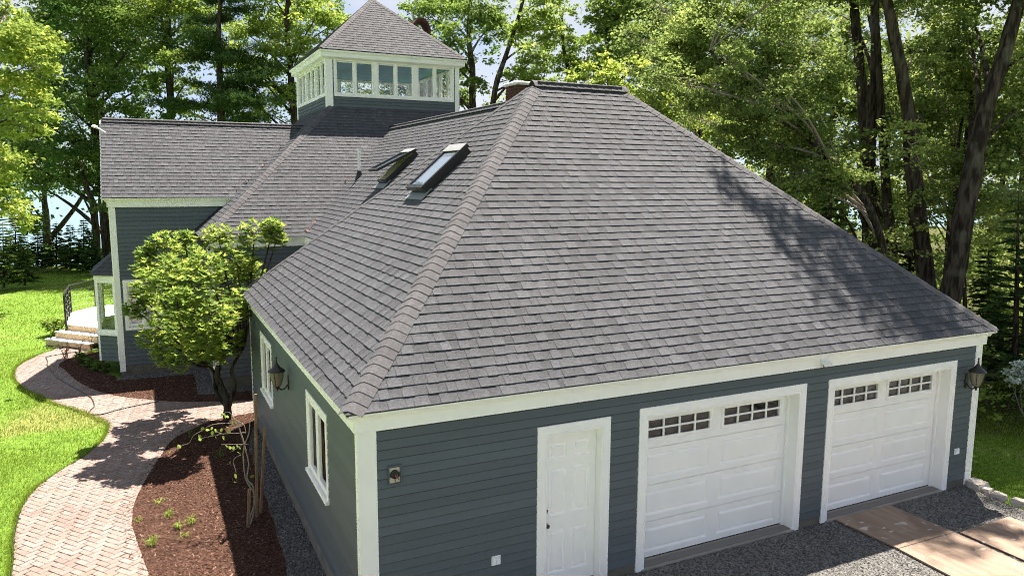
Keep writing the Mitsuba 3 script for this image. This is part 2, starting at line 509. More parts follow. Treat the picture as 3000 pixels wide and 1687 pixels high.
gr, cr, mr, wr, tr = (f'{house}__{n}' for n in ('garage_roof', 'connector_roof', 'main_roof', 'wing_roof', 'tower_roof'))

# garage
sky2_hole = [np.array([x, y, HE + 0.890 * (x + OV)]) for x, y in ((2.36, 5.00), (2.36, 4.26), (3.09, 4.26), (3.09, 5.00))]
deck(gr, [[FL, FR, RR, RL], [BL, FL, RL], [FR, BR, RR], [BR, BL, RL, RR]])
shingle_face(gr, [FL, FR, RR, RL], (FL, FR), seed=1)
shingle_face(gr, [BL, FL, RL], (BL, FL), holes=[sky2_hole], seed=2)
nF, nL, nR, nB = up_normal(FL, FR, RL), up_normal(BL, FL, RL), up_normal(FR, BR, RR), up_normal(BR, BL, RL)
hip_caps(gr, FL, RL - (RL - FL) * 0.02, nF, nL, 0.165, seed=3)
hip_caps(gr, FR, RR - (RR - FR) * 0.02, nF, nR, 0.155, seed=4)
hip_caps(gr, BL, RL - (RL - BL) * 0.02, nL, nB, 0.11, seed=5)
hip_caps(gr, RL - np.array([0.12, 0, 0]), RR + np.array([0.12, 0, 0]), nF, nB, 0.15, seed=6, vent=0.03, step=0.15)
put(f'{gr}__ridge_vent', MB().box((RL[0] + 0.02, RY - 0.10, RZ - 0.06), (RR[0] - 0.02, RY + 0.10, RZ + 0.024)), 'm_black')

# connector between the garage and the main block
c_lo = np.array([1.755, 8.4, E3])
c_hi = np.array([CR, 4.95, CZ])
c_v = np.array([CR, 12.19 + CR - 1.755, CZ])
c_re = np.array([8.645, 12.19, E3])
sky1_hole = [np.array([x, y, E3 + 0.9 * (x - 1.755)]) for x, y in ((3.29, 10.37), (3.29, 9.70), (4.0, 9.70), (4.0, 10.37))]
deck(cr, [[c_lo, V3, c_v, c_hi], [c_re, np.array([8.645, 8.4, E3]), c_hi, c_v]])
shingle_face(cr, [c_lo, V3, c_v, c_hi], (c_lo, V3), holes=[sky1_hole], seed=7)
nP2, nP2r = up_normal(c_lo, V3, c_v), up_normal(c_re, c_v, c_hi)
hip_caps(cr, c_v, c_hi, nP2, nP2r, 0.15, seed=8, vent=0.035, step=0.15)
put(f'{cr}__ridge_vent', MB().box((CR - 0.10, 5.3, CZ - 0.06), (CR + 0.10, c_v[1] - 0.02, CZ + 0.022)), 'm_black')

# main block: a truncated pyramid under the tower
MX1, MY1 = 11.81, 24.75
h1 = np.array([C3[0] + (TY0 - 12.19), TY0, TZ])
h2 = np.array([MX1 - (TY0 - 12.19), TY0, TZ])
C3r = np.array([MX1, 12.19, E3])
vb = np.array([-0.75 + (WE - E3) / 0.9, 14.66, WE])
vt = np.array([vb[0] + 2.42, 17.08, WE + 0.9 * 2.42])
tl = np.array([h1[0], 21.0, TZ])
left_pts = [np.array([-0.75, 14.79, E3]), C3, h1, tl, np.array([vt[0], 19.6, vt[2]]), vt, vb, np.array([vb[0], 14.79, WE])]
deck(mr, [[C3, V3, c_v, c_re, C3r, h2, h1], left_pts, [C3r, np.array([MX1, MY1, E3]), np.array([h2[0], 20.6, TZ]), h2],
          [np.array([MX1, MY1, E3]), np.array([-0.75, MY1, E3]), np.array([h1[0], 20.6, TZ]), np.array([h2[0], 20.6, TZ])]])
shingle_face(mr, [C3, V3, c_v, c_re, C3r, h2, h1], (C3, V3), seed=9)
shingle_face(mr, left_pts, (left_pts[0], C3), seed=10)
nP3, nP4 = up_normal(C3, V3, h1), up_normal(left_pts[0], C3, h1)
hip_caps(mr, C3, h1, nP3, nP4, 0.16, seed=11)

# wing on the left
w0, w1 = np.array([-2.95, 14.66, WE]), vb
wrg = np.array([-2.95, 17.08, vt[2]])
wb = np.array([-2.95, 19.5, WE])
deck(wr, [[w0, w1, vt, wrg], [wb, np.array([3.3, 19.5, WE]), np.array([3.3, 17.08, vt[2]]), wrg]])
shingle_face(wr, [w0, w1, vt, wrg], (w0, w1), seed=12)
nP5, nP6 = up_normal(w0, w1, vt), up_normal(wb, wrg, vt)
hip_caps(wr, wrg, vt + np.array([0.3, 0, 0]), nP5, nP6, 0.15, seed=13, vent=0.03, step=0.15)
put(f'{wr}__ridge_vent', MB().box((-2.9, 16.98, vt[2] - 0.06), (vt[0] + 0.2, 17.18, vt[2] + 0.018)), 'm_black')
# tower
ex0, ex1, ey0, ey1, EZ = TX0 - 0.25, TX1 + 0.22, TY0 - 0.25, TY1 + 0.25, 9.18
apex = np.array([(ex0 + ex1) / 2, (ey0 + ey1) / 2, 11.42])
t_fl, t_fr, t_br, t_bl = (np.array([x, y, EZ]) for x, y in ((ex0, ey0), (ex1, ey0), (ex1, ey1), (ex0, ey1)))
deck(tr, [[t_fl, t_fr, apex], [t_bl, t_fl, apex], [t_fr, t_br, apex], [t_br, t_bl, apex]])
shingle_face(tr, [t_fl, t_fr, apex], (t_fl, t_fr), seed=14)
shingle_face(tr, [t_bl, t_fl, apex], (t_bl, t_fl), seed=15)
tn = [up_normal(a, b, apex) for a, b in ((t_fl, t_fr), (t_bl, t_fl), (t_fr, t_br))]
hip_caps(tr, t_fl, apex, tn[0], tn[1], 0.14, seed=16)
hip_caps(tr, t_fr, apex, tn[0], tn[2], 0.13, seed=17)

# the shingles that show largest are parts of their own, the rest of each roof is one part
pieces.sort(key=lambda q: -q[0])
for _, holder, mb in pieces[:300]:
    put(f'{holder}__shingle', mb, 'm_shingle')
rest = {}
for _, holder, mb in pieces[300:]:
    a = rest.setdefault(holder, MB())
    for V, F, t in zip(mb.v, mb.f, mb.t):
        a.add(V, F - F.min(), t)
for holder, a in rest.items():
    stuff(f'{holder}__shingle_field', a, 'm_shingle')

cap_list.sort(key=lambda q: -q[0])
for _, holder, mb in cap_list[:280]:
    put(f'{holder}__hip_cap', mb, 'm_cap')
rest = {}
for _, holder, mb in cap_list[280:]:
    rest.setdefault(holder, MB()).add(mb.v[0], mb.f[0], mb.t[0])
for holder, a in rest.items():
    stuff(f'{holder}__hip_cap_row', a, 'm_cap')

# eaves
eave_prof = [(0.0, 2.50), (0.062, 2.50), (0.062, 2.64), (0.095, 2.645), (0.115, 2.69), (0.150, 2.70), (0.166, 2.722), (0.166, 2.738), (0.0, 2.738)]
eave_loop(f'{house}__garage_fascia', 0, W, 0, D, eave_prof)
up3 = [(o, z + E3 - HE) for o, z in eave_prof]
eave_loop(f'{house}__main_fascia', -0.58, MX1 - 0.17, 12.36, MY1 - 0.17, up3, sides=(0, 1, 2))
mb = MB()
mb.box((-0.75, 12.20, E3 - 0.16), (-0.60, 14.80, E3 - 0.02))
mb.box((-0.60, 12.30, E3 - 0.30), (-0.55, 14.80, E3 - 0.06))
put(f'{house}__main_fascia_return', mb, 'm_black')
mb = MB()
mb.box((1.77, 9.5, E3 - 0.2), (1.92, 12.3, E3 - 0.02))
put(f'{house}__connector_fascia', mb, 'm_trim')
eave_loop(f'{house}__wing_fascia', -2.80, 3.0, WY, 19.33, [(o, z + WE - HE) for o, z in eave_prof], sides=(0,))
mb = MB()          # raking boards of the gable
for a, b in ((w0, wrg), (wb, wrg)):
    u = unit(b - a)
    M = frame(a, u, np.array([-1.0, 0, 0]), unit(np.cross(u, [-1.0, 0, 0])))
    s = 1 if M[2, 2] > 0 else -1
    mb.box((0.0, 0.0, -0.04 * s), (np.linalg.norm(b - a), 0.03, -0.20 * s), M=M)
put(f'{house}__wing_rake_board', mb, 'm_trim')
eave_loop(f'{house}__tower_fascia', TX0, TX1, TY0, TY1, [(0.0, 8.90), (0.16, 8.96), (0.175, 8.97), (0.175, 9.09), (0.225, 9.11), (0.235, 9.165), (0.0, 9.165)])

# ---------------------------------------------------------------- walls
FRONT = frame((0, 0, 0), (1, 0, 0), (0, 0, 1), (0, -1, 0))          # local (u, v, w): along, up, outward
LEFT = frame((0, 0, 0), (0, 1, 0), (0, 0, 1), (-1, 0, 0))


def wall_frame(x, y, facing):
    return frame((x, y, 0), *(((1, 0, 0), (0, 0, 1), (0, -1, 0)) if facing == 'front' else ((0, 1, 0), (0, 0, 1), (-1, 0, 0))))


def clapboards(holder, M, poly, z0, z1, expo=0.112, seed=0, joints=False):
    r = np.random.default_rng(seed)
    z = z0
    u0, _, u1, _ = poly.bounds
    while z < z1 - 0.01:
        row = poly.intersection(sbox(u0 - 1, z, u1 + 1, min(z + expo - 0.010, z1)))
        for g in getattr(row, 'geoms', [row]):
          if g.geom_type != 'Polygon' or g.area < 0.002:
            continue
          cuts = [g]
          if joints and g.bounds[2] - g.bounds[0] > 3.0:
            cut = r.uniform(g.bounds[0] + 1.2, g.bounds[2] - 1.2)
            cuts = [g.intersection(sbox(-99, -99, cut - 0.002, 99)), g.intersection(sbox(cut + 0.002, -99, 99, 99))]
          for g in cuts:
            mb = MB(M)
            off = r.uniform(-0.001, 0.0015)
            mb.prism(g, lambda x, y, z=z: 0.027 + off - 0.014 * np.clip((y - z) / expo, 0, 1), 0.001, uv=(r.uniform(0, 1), 0.5))
            put(f'{holder}__clapboard', mb, 'm_siding')
        z += expo


def rect(a, b, c, d):
    return sbox(min(a, c), min(b, d), max(a, c), max(b, d))


DOORS = dict(walk=(2.317, 3.148, 0.03, 2.125), g1=(3.827, 6.585, 0.03, 2.165), g2=(7.270, 10.032, 0.03, 2.165))
WINS = ((6.32, 7.56, 1.08, 2.14), (1.63, 2.80, 1.10, 2.16))


def man_box(lo, hi):
    return trimesh.creation.box(bounds=[lo, hi])


import manifold3d


def manifold(lo, hi):
    lo, hi = np.minimum(lo, hi), np.maximum(lo, hi)
    return manifold3d.Manifold.cube([float(x) for x in hi - lo]).translate([float(x) for x in lo])


core = manifold((0, 0, 0.0), (W, D, 2.73)) - manifold((0.14, 0.14, 0.02), (W - 0.14, D - 0.14, 2.70))
for a, b, z0, z1 in DOORS.values():
    core -= manifold((a, -1, z0), (b, 0.5, z1))
for a, b, z0, z1 in WINS:
    core -= manifold((-1, a, z0), (0.5, b, z1))
cm = core.to_mesh()
gw = put(f'{house}__garage_wall', MB().add(cm.vert_properties[:, :3], cm.tri_verts), 'm_interior')
fp = rect(0.19, 0.13, W - 0.15, 2.51)
for a, b, z0, z1 in DOORS.values():
    fp = fp.difference(rect(a - 0.115, -1, b + 0.115, z1 + 0.115))
clapboards(gw, FRONT, fp, 0.13, 2.51, seed=21)
lp = rect(0.0, 0.13, D - 0.08, 2.51)
for a, b, z0, z1 in WINS:
    lp = lp.difference(rect(a - 0.06, z0 - 0.06, b + 0.06, z1 + 0.06))
clapboards(gw, LEFT, lp, 0.13, 2.51, seed=22, joints=True)
for lo, hi in (((-0.012, -0.012, -0.25), (2.20, 0.05, 0.125)), ((3.264, -0.012, -0.25), (3.71, 0.05, 0.125)), ((6.70, -0.012, -0.25), (7.155, 0.05, 0.125)), ((10.147, -0.012, -0.25), (W + 0.012, 0.05, 0.125)), ((-0.013, 0.05, -0.35), (0.05, D, 0.125)), ((W - 0.05, 0.05, -0.25), (W + 0.012, D, 0.125))):
    put(f'{house}__foundation', MB().box(lo, hi), 'm_foundation')
mb = MB()
mb.box((0.2, 0.3, -0.05), (W - 0.2, D - 0.3, 0.022))
put(f'{house}__garage_floor', mb, 'm_concrete')
# corner boards
for lo, hi in (((-0.024, -0.028, -0.02), (0.19, 0.0, 2.50)), ((-0.0285, 0.0, 0.05), (0.0, 0.075, 2.50)), ((W - 0.15, -0.028, 0.0), (W + 0.024, 0.0, 2.50)), ((W, 0.0, 0.0), (W + 0.028, 0.15, 2.50)), ((-0.026, D - 0.08, 0.05), (0.0, D + 0.02, 2.50))):
    put(f'{house}__corner_board', MB().cbox(lo, hi, 0.004), 'm_trim')


def emboss(mb, poly, panels, depth=0.011, bev=0.022, field=0.02, w=0.0):
    """a flat leaf in local (u, v) with grooved panels"""
    p = poly
    for a, b, c, d in panels:
        p = p.difference(rect(a, b, c, d))
    V2, F = trimesh.creation.triangulate_polygon(p, engine='earcut')
    V2 = np.asarray(V2)[:, :2]
    mb.add(np.column_stack([V2, np.full(len(V2), w)]), F)
    for a, b, c, d in panels:
        rings = []
        for ins, z in ((0, w), (bev, w - depth), (bev + 0.006, w - depth), (2 * bev + 0.006, w + 0.001)):
            rings.append(np.array([[a + ins, b + ins, z], [c - ins, b + ins, z], [c - ins, d - ins, z], [a + ins, d - ins, z]]))
        V = np.vstack(rings)
        F = []
        for k in range(3):
            for i in range(4):
                j = (i + 1) % 4
                F += [[4 * k + i, 4 * k + j, 4 * k + 4 + j], [4 * k + i, 4 * k + 4 + j, 4 * k + 4 + i]]
        F += [[12, 13, 14], [12, 14, 15]]
        mb.add(V, F)


def frame_bars(mb, a, b, c, d, t, w0, w1):
    """four bars of width t inside the rectangle, butted"""
    mb.box((a, b, w0), (c, b + t, w1)).box((a, d - t, w0), (c, d, w1)).box((a, b + t, w0), (a + t, d - t, w1)).box((c - t, b + t, w0), (c, d - t, w1))
    return mb


# doors of the garage front; local w is outward, so the leaf stands at w < 0
for nm in ('g1', 'g2'):
    a, b, z0, z1 = DOORS[nm]
    mb = MB(FRONT)
    mb.cbox((a - 0.115, -0.02, 0.0), (a, z1 + 0.115, 0.034), 0.004).cbox((b, -0.02, 0.0), (b + 0.115, z1 + 0.115, 0.034), 0.004).cbox((a, z1, 0.0), (b, z1 + 0.115, 0.034), 0.004)
    mb.box((a + 0.001, 0.0, -0.30), (a + 0.022, z1 - 0.001, 0.03)).box((b - 0.022, 0.0, -0.30), (b - 0.001, z1 - 0.001, 0.03)).box((a + 0.022, z1 - 0.022, -0.30), (b - 0.022, z1 - 0.001, 0.03))
    mb.box((a + 0.022, 0.0, -0.195), (a + 0.045, z1 - 0.022, -0.155)).box((b - 0.045, 0.0, -0.195), (b - 0.022, z1 - 0.022, -0.155))
    put(f'{house}__garage_door_frame', mb, 'm_trim')
    gd = put(f'{house}__garage_door', MB(FRONT).box((a + 0.024, 0.03, -0.255), (b - 0.024, z1 - 0.024 - 0.53, -0.235)), 'm_garage_door')
    la, lb, h = a + 0.026, b - 0.026, (z1 - 0.024 - 0.03) / 4
    mid = (la + lb) / 2
    pan = lambda zz: [(la + 0.13, zz + 0.09, mid - 0.10, zz + h - 0.09), (mid + 0.10, zz + 0.09, lb - 0.13, zz + h - 0.09)]
    for k in range(4):
        zz = 0.03 + k * h
        mb = MB(FRONT)
        if k < 3:
            emboss(mb, rect(la, zz + 0.003, lb, zz + h - 0.003), pan(zz), 0.024, 0.024, w=-0.20)
        else:
            op = [(p[0] + 0.02, zz + 0.14, p[2] - 0.02, zz + 0.41) for p in pan(zz)]
            p2 = rect(la, zz + 0.003, lb, zz + h - 0.003)
            for o in op:
                p2 = p2.difference(rect(*o))
            mb.prism(p2, -0.20, -0.235)
        mb.box((la, zz - 0.003, -0.22), (lb, zz + 0.003, -0.206))
        put(f'{gd}__section', mb, 'm_garage_door')
    for (u0, v0, u1, v1) in op:
        mb = MB(FRONT)
        frame_bars(mb, u0 - 0.035, v0 - 0.035, u1 + 0.035, v1 + 0.035, 0.045, -0.199, -0.183)
        for q in (1, 2, 3):
            x = u0 + (u1 - u0) * q / 4
            mb.box((x - 0.013, v0 + 0.010, -0.206), (x + 0.013, v1 - 0.010, -0.186))
        vm = (v0 + v1) / 2
        for q in range(4):
            x0, x1 = u0 + (u1 - u0) * q / 4 + (0.013 if q else 0.01), u0 + (u1 - u0) * (q + 1) / 4 - (0.013 if q < 3 else 0.01)
            mb.box((x0, vm - 0.013, -0.206), (x1, vm + 0.013, -0.187))
        put(f'{gd}__window_grille', mb, 'm_garage_door')
        for q in range(4):
            for s in range(2):
                x0, x1 = u0 + (u1 - u0) * q / 4, u0 + (u1 - u0) * (q + 1) / 4
                y0, y1 = (v0, vm) if s == 0 else (vm, v1)
                put(f'{gd}__pane', MB(FRONT).quad([(x0, y0, -0.215), (x1, y0, -0.215), (x1, y1, -0.215), (x0, y1, -0.215)]), 'm_glass')
    put(f'{gd}__bottom_seal', MB(FRONT).box((la, 0.022, -0.235), (lb, 0.036, -0.197)), 'm_black')
    put(f'{house}__threshold', MB().cbox((a - 0.02, -0.05, -0.10), (b + 0.02, 0.34, 0.022), 0.008), 'm_concrete')

a, b, z0, z1 = DOORS['walk']
mb = MB(FRONT)
mb.cbox((a - 0.115, -0.02, 0.0), (a, z1 + 0.115, 0.034), 0.004).cbox((b, -0.02, 0.0), (b + 0.115, z1 + 0.115, 0.034), 0.004).cbox((a, z1, 0.0), (b, z1 + 0.115, 0.034), 0.004)
mb.box((a + 0.001, 0.0, -0.16), (a + 0.02, z1 - 0.001, 0.03)).box((b - 0.02, 0.0, -0.16), (b - 0.001, z1 - 0.001, 0.03)).box((a + 0.02, z1 - 0.02, -0.16), (b - 0.02, z1 - 0.001, 0.03))
put(f'{house}__walk_door_frame', mb, 'm_trim')
la, lb, zt = a + 0.023, b - 0.023, z1 - 0.024
wdw = (lb - la - 0.10 * 2 - 0.09) / 2
mb = MB(FRONT)
pans = []
for x in (la + 0.10, la + 0.19 + wdw):
    pans += [(x, 0.22, x + wdw, 0.80), (x, 1.00, x + wdw, 1.62), (x, 1.74, x + wdw, 1.95)]
emboss(mb, rect(la, 0.045, lb, zt), pans, 0.022, 0.020, w=-0.095)
mb.box((la, 0.045, -0.14), (lb, zt, -0.11))
wd = put(f'{house}__walk_door', mb, 'm_door')
mb = MB(FRONT)
mb.lathe([(0, 0), (0.028, 0), (0.028, 0.008), (0.012, 0.014), (0.012, 0.035), (0.026, 0.045), (0.030, 0.06), (0.022, 0.075), (0, 0.08)], (la + 0.05, 0.90, -0.094), 14)
put(f'{wd}__knob', mb, 'm_bronze', smooth=True)
mb = MB(FRONT)
mb.lathe([(0, 0), (0.030, 0), (0.030, 0.012), (0.016, 0.02), (0.016, 0.028), (0, 0.03)], (la + 0.05, 1.08, -0.094), 14)
mb.box((la + 0.030, 1.00, -0.094), (la + 0.055, 1.16, -0.074))
put(f'{wd}__lock_plate', mb, 'm_bronze')
put(f'{house}__threshold', MB().cbox((a - 0.03, -0.06, -0.10), (b + 0.03, 0.2, 0.03), 0.008), 'm_concrete')


def casement(name, M, a, b, z0, z1, leaves=2, trim=0.085, sill=True, deep=0.09, curtain=None, bronze=False):
    """a window in a wall opening: casing, sill, sashes and panes"""
    mb = MB(M)
    mb.cbox((a - trim, z0 - 0.02, 0.0), (a, z1 + trim, 0.036), 0.004).cbox((b, z0 - 0.02, 0.0), (b + trim, z1 + trim, 0.036), 0.004).cbox((a, z1, 0.0), (b, z1 + trim, 0.036), 0.004)
    if not sill:
        mb.cbox((a - trim, z0 - 0.02 - trim, 0.0), (b + trim, z0 - 0.02, 0.036), 0.004)
    mb.box((a, z0, -deep - 0.04), (a + 0.014, z1, 0.03)).box((b - 0.014, z0, -deep - 0.04), (b, z1, 0.03)).box((a + 0.014, z1 - 0.014, -deep - 0.04), (b - 0.014, z1, 0.03)).box((a + 0.014, z0, -deep - 0.04), (b - 0.014, z0 + 0.012, 0.028))
    w = put(name, mb, 'm_trim')
    if sill:
        put(f'{w}__sill', MB(M).cbox((a - trim - 0.015, z0 - 0.065, 0.0), (b + trim + 0.015, z0 - 0.02, 0.075), 0.006), 'm_trim')
    n, g = leaves, 0.06
    wl = (b - a - 0.028 - g * (n - 1)) / n
    for k in range(n):
        x = a + 0.014 + k * (wl + g)
        if k:
            put(f'{w}__mullion', MB(M).box((x - g + 0.001, z0 + 0.012, -deep), (x - 0.001, z1 - 0.014, 0.030 - deep * 0.2)), 'm_trim')
        put(f'{w}__sash', frame_bars(MB(M), x, z0 + 0.013, x + wl, z1 - 0.015, 0.05, -deep + 0.01, -deep + 0.05), 'm_trim')
        put(f'{w}__pane', MB(M).quad([(x + 0.045, z0 + 0.055, -deep + 0.03), (x + wl - 0.045, z0 + 0.055, -deep + 0.03), (x + wl - 0.045, z1 - 0.06, -deep + 0.03), (x + 0.045, z1 - 0.06, -deep + 0.03)]), 'm_glass')
    if curtain:
        put(f'{w}__curtain', MB(M).box((a + 0.02, z0 + 0.05, -deep - 0.10), (b - 0.02, z1 - 0.02, -deep - 0.09)), curtain)
    return w


for a, b, z0, z1 in WINS:
    casement(f'{house}__window', LEFT, a, b, z0, z1, deep=0.03)

# wing: a shell with an opening for its front window
core = manifold((-2.80, WY, -0.1), (3.0, 19.33, 4.66)) - manifold((-2.66, WY + 0.12, 0.2), (2.8, 19.2, 4.5)) - manifold((-2.53, WY - 1, 1.24), (-1.72, WY + 0.5, 2.43)) - manifold((-3.5, 15.15, 1.02), (-2.4, 17.6, 2.52))
cm = core.to_mesh()
mb = MB().add(cm.vert_properties[:, :3], cm.tri_verts)
gz = vt[2] - 0.05
mb.prism(Polygon([(WY, 4.66), (19.33, 4.66), (17.08, gz - 0.05)]), 0.0, -0.14, M=frame((-2.80, 0, 0), (0, 1, 0), (0, 0, 1), (-1, 0, 0)))
ww = put(f'{house}__wing_wall', mb, 'm_siding')
WF = wall_frame(0, WY, 'front')
wp = Polygon([(-2.67, 0.17), (-0.56, 0.17), (-0.56, E3 - 0.06), (-0.74, E3 - 0.03), (0.02, 4.40), (0.02, 4.47), (-2.67, 4.47)]).difference(rect(-2.53 - 0.06, 1.24 - 0.06, -1.72 + 0.06, 2.43 + 0.06))
clapboards(ww, WF, wp, 0.17, 4.47, seed=23)
put(f'{house}__corner_board', MB().cbox((-2.815, WY - 0.03, 0.0), (-2.67, WY, 4.46), 0.004), 'm_trim')
put(f'{house}__corner_board', MB().cbox((-2.832, WY, 0.3), (-2.80, WY + 0.12, 4.46), 0.004), 'm_trim')
put(f'{house}__foundation', MB().box((-2.79, WY - 0.012, -0.3), (-0.56, WY + 0.05, 0.16)), 'm_foundation')
casement(f'{house}__window', WF, -2.53, -1.72, 1.24, 2.43, leaves=2, sill=False, curtain='m_curtain')
u = unit(np.array([0.9, 0, 0.81]))
mb = MB()       # dark flashing where the main roof meets the wing wall
P = np.array([[-0.76, WY - 0.035, E3 - 0.07], [0.32, WY - 0.035, E3 - 0.07 + 0.9 * 1.08]])
mb.add([P[0], P[1], P[1] + [0, 0, 0.14], P[0] + [0, 0, 0.14], P[0] + [0, 0.03, 0], P[1] + [0, 0.03, 0], P[1] + [0, 0.03, 0.14], P[0] + [0, 0.03, 0.14]],
       [[0, 1, 2], [0, 2, 3], [3, 2, 6], [3, 6, 7], [0, 3, 7], [0, 7, 4], [1, 5, 6], [1, 6, 2]])
put(f'{mr}__flashing', mb, 'm_black')

# main block and connector walls
mw = put(f'{house}__main_wall', MB().box((-0.58, 12.36, -0.1), (MX1 - 0.17, 14.9, E3 - 0.05)).box((2.9, 14.9, -0.1), (MX1 - 0.17, MY1 - 0.17, E3 - 0.05)).box((1.93, D - 0.1, -0.1), (8.45, 12.4, E3 - 0.05)), 'm_siding')
clapboards(mw, wall_frame(0, 12.36, 'front'), rect(-0.47, 0.17, 1.93, E3 - 0.25), 0.17, E3 - 0.25, seed=24)
clapboards(mw, wall_frame(-0.58, 0, 'left'), rect(12.45, 0.17, WY - 0.02, E3 - 0.25), 0.17, E3 - 0.25, seed=25)
clapboards(mw, wall_frame(1.93, 0, 'left'), rect(D + 0.05, 0.17, 12.33, E3 - 0.25), 0.17, E3 - 0.25, seed=26)
put(f'{house}__corner_board', MB().cbox((-0.605, 12.33, 0.02), (-0.47, 12.36, E3 - 0.25), 0.004), 'm_trim')
put(f'{house}__corner_board', MB().cbox((-0.612, 12.36, 0.02), (-0.58, 12.45, E3 - 0.25), 0.004), 'm_trim')
put(f'{house}__foundation', MB().box((-0.592, 12.348, -0.3), (1.93, 12.40, 0.16)), 'm_foundation')
put(f'{house}__foundation', MB().box((-0.593, 12.40, -0.3), (-0.55, WY, 0.16)), 'm_foundation')

# the glazed tower
TB = TZ - 0.35
tw = put(f'{house}__tower_wall', MB().box((TX0, TY0, TB), (TX1, TY0 + 0.12, 7.80)).box((TX0, TY1 - 0.12, TB), (TX1, TY1, 7.80)).box((TX0, TY0 + 0.12, TB), (TX0 + 0.12, TY1 - 0.12, 7.80)).box((TX1 - 0.12, TY0 + 0.12, TB), (TX1, TY1 - 0.12, 7.80)), 'm_siding')
clapboards(tw, wall_frame(0, TY0, 'front'), rect(TX0 + 0.10, TB + 0.2, TX1 - 0.13, 7.80), 7.80 - 0.105 * 5, 7.80, 0.105, seed=27)
clapboards(tw, wall_frame(TX0, 0, 'left'), rect(TY0 + 0.10, TB + 0.2, TY1 - 0.05, 7.80), 7.80 - 0.105 * 5, 7.80, 0.105, seed=28)
for x0, x1, y0, y1 in ((TX0 - 0.028, TX0 + 0.19, TY0 - 0.028, TY0 + 0.10), (TX1 - 0.13, TX1 + 0.028, TY0 - 0.028, TY0 + 0.10), (TX0 - 0.028, TX0 + 0.1, TY1 - 0.13, TY1 + 0.028), (TX1 - 0.13, TX1 + 0.028, TY1 - 0.13, TY1 + 0.028)):
    put(f'{house}__tower_post', MB().cbox((x0, y0, TB + 0.2), (x1, y1, 8.93), 0.004), 'm_trim')
for y, side in ((TY0 + 0.003, 0), (TY0 + 0.003, 1)):
    x = TX0 + 0.19 if side == 0 else TX1 - 0.165
    put(f'{house}__tower_wall_strip', MB().box((x, y - 0.012, 7.80), (x + 0.035, y + 0.08, 8.93)), 'm_siding')
put(f'{house}__tower_ceiling', MB().box((TX0 + 0.02, TY0 + 0.02, 8.945), (TX1 - 0.02, TY1 - 0.02, 8.975)), 'm_teal')
put(f'{house}__tower_floor', MB().box((TX0 + 0.12, TY0 + 0.12, TB + 0.05), (TX1 - 0.12, TY1 - 0.12, TB + 0.10)), 'm_cream')


def window_band(M, a, b, pairs, leaf_gap=0.055, pair_gap=0.15, edge=0.075):
    """a row of casement pairs in one white frame"""
    z0, z1 = 7.80, 8.93
    w = key(f'{house}__tower_window')
    mb = MB(M)
    mb.box((a, z0, -0.10), (b, z0 + 0.085, 0.035)).box((a, z1 - 0.045, -0.10), (b, z1, 0.03))
    mb.box((a, z0 + 0.085, -0.10), (a + edge, z1 - 0.045, 0.03)).box((b - edge, z0 + 0.085, -0.10), (b, z1 - 0.045, 0.03))
    wl = (b - a - 2 * edge - (pairs - 1) * pair_gap - pairs * leaf_gap) / (2 * pairs)
    x = a + edge
    leaves = []
    for p in range(pairs):
        leaves.append(x)
        mb.box((x + wl, z0 + 0.085, -0.09), (x + wl + leaf_gap, z1 - 0.045, 0.012))
        leaves.append(x + wl + leaf_gap)
        x += 2 * wl + leaf_gap
        if p < pairs - 1:
            mb.box((x, z0 + 0.085, -0.10), (x + pair_gap, z1 - 0.045, 0.03))
            x += pair_gap
    m, uv = mb.mesh()
    scene[w] = mikit.ply(m, 'm_trim', uv=uv)
    for x in leaves:
        put(f'{w}__sash', frame_bars(MB(M), x + 0.003, z0 + 0.088, x + wl - 0.003, z1 - 0.048, 0.035, -0.06, -0.015), 'm_trim')
        put(f'{w}__pane', MB(M).quad([(x + 0.03, z0 + 0.11, -0.035), (x + wl - 0.03, z0 + 0.11, -0.035), (x + wl - 0.03, z1 - 0.07, -0.035), (x + 0.03, z1 - 0.07, -0.035)]), 'm_glass')


window_band(wall_frame(0, TY0, 'front'), TX0 + 0.225, TX1 - 0.165, 3)
window_band(wall_frame(TX0, 0, 'left'), TY0 + 0.10, TY1 - 0.13, 3)
window_band(frame((0, TY1, 0), (1, 0, 0), (0, 0, 1), (0, 1, 0)), TX0 + 0.10, TX1 - 0.13, 3)
window_band(frame((TX1, 0, 0), (0, 1, 0), (0, 0, 1), (1, 0, 0)), TY0 + 0.10, TY1 - 0.13, 3)

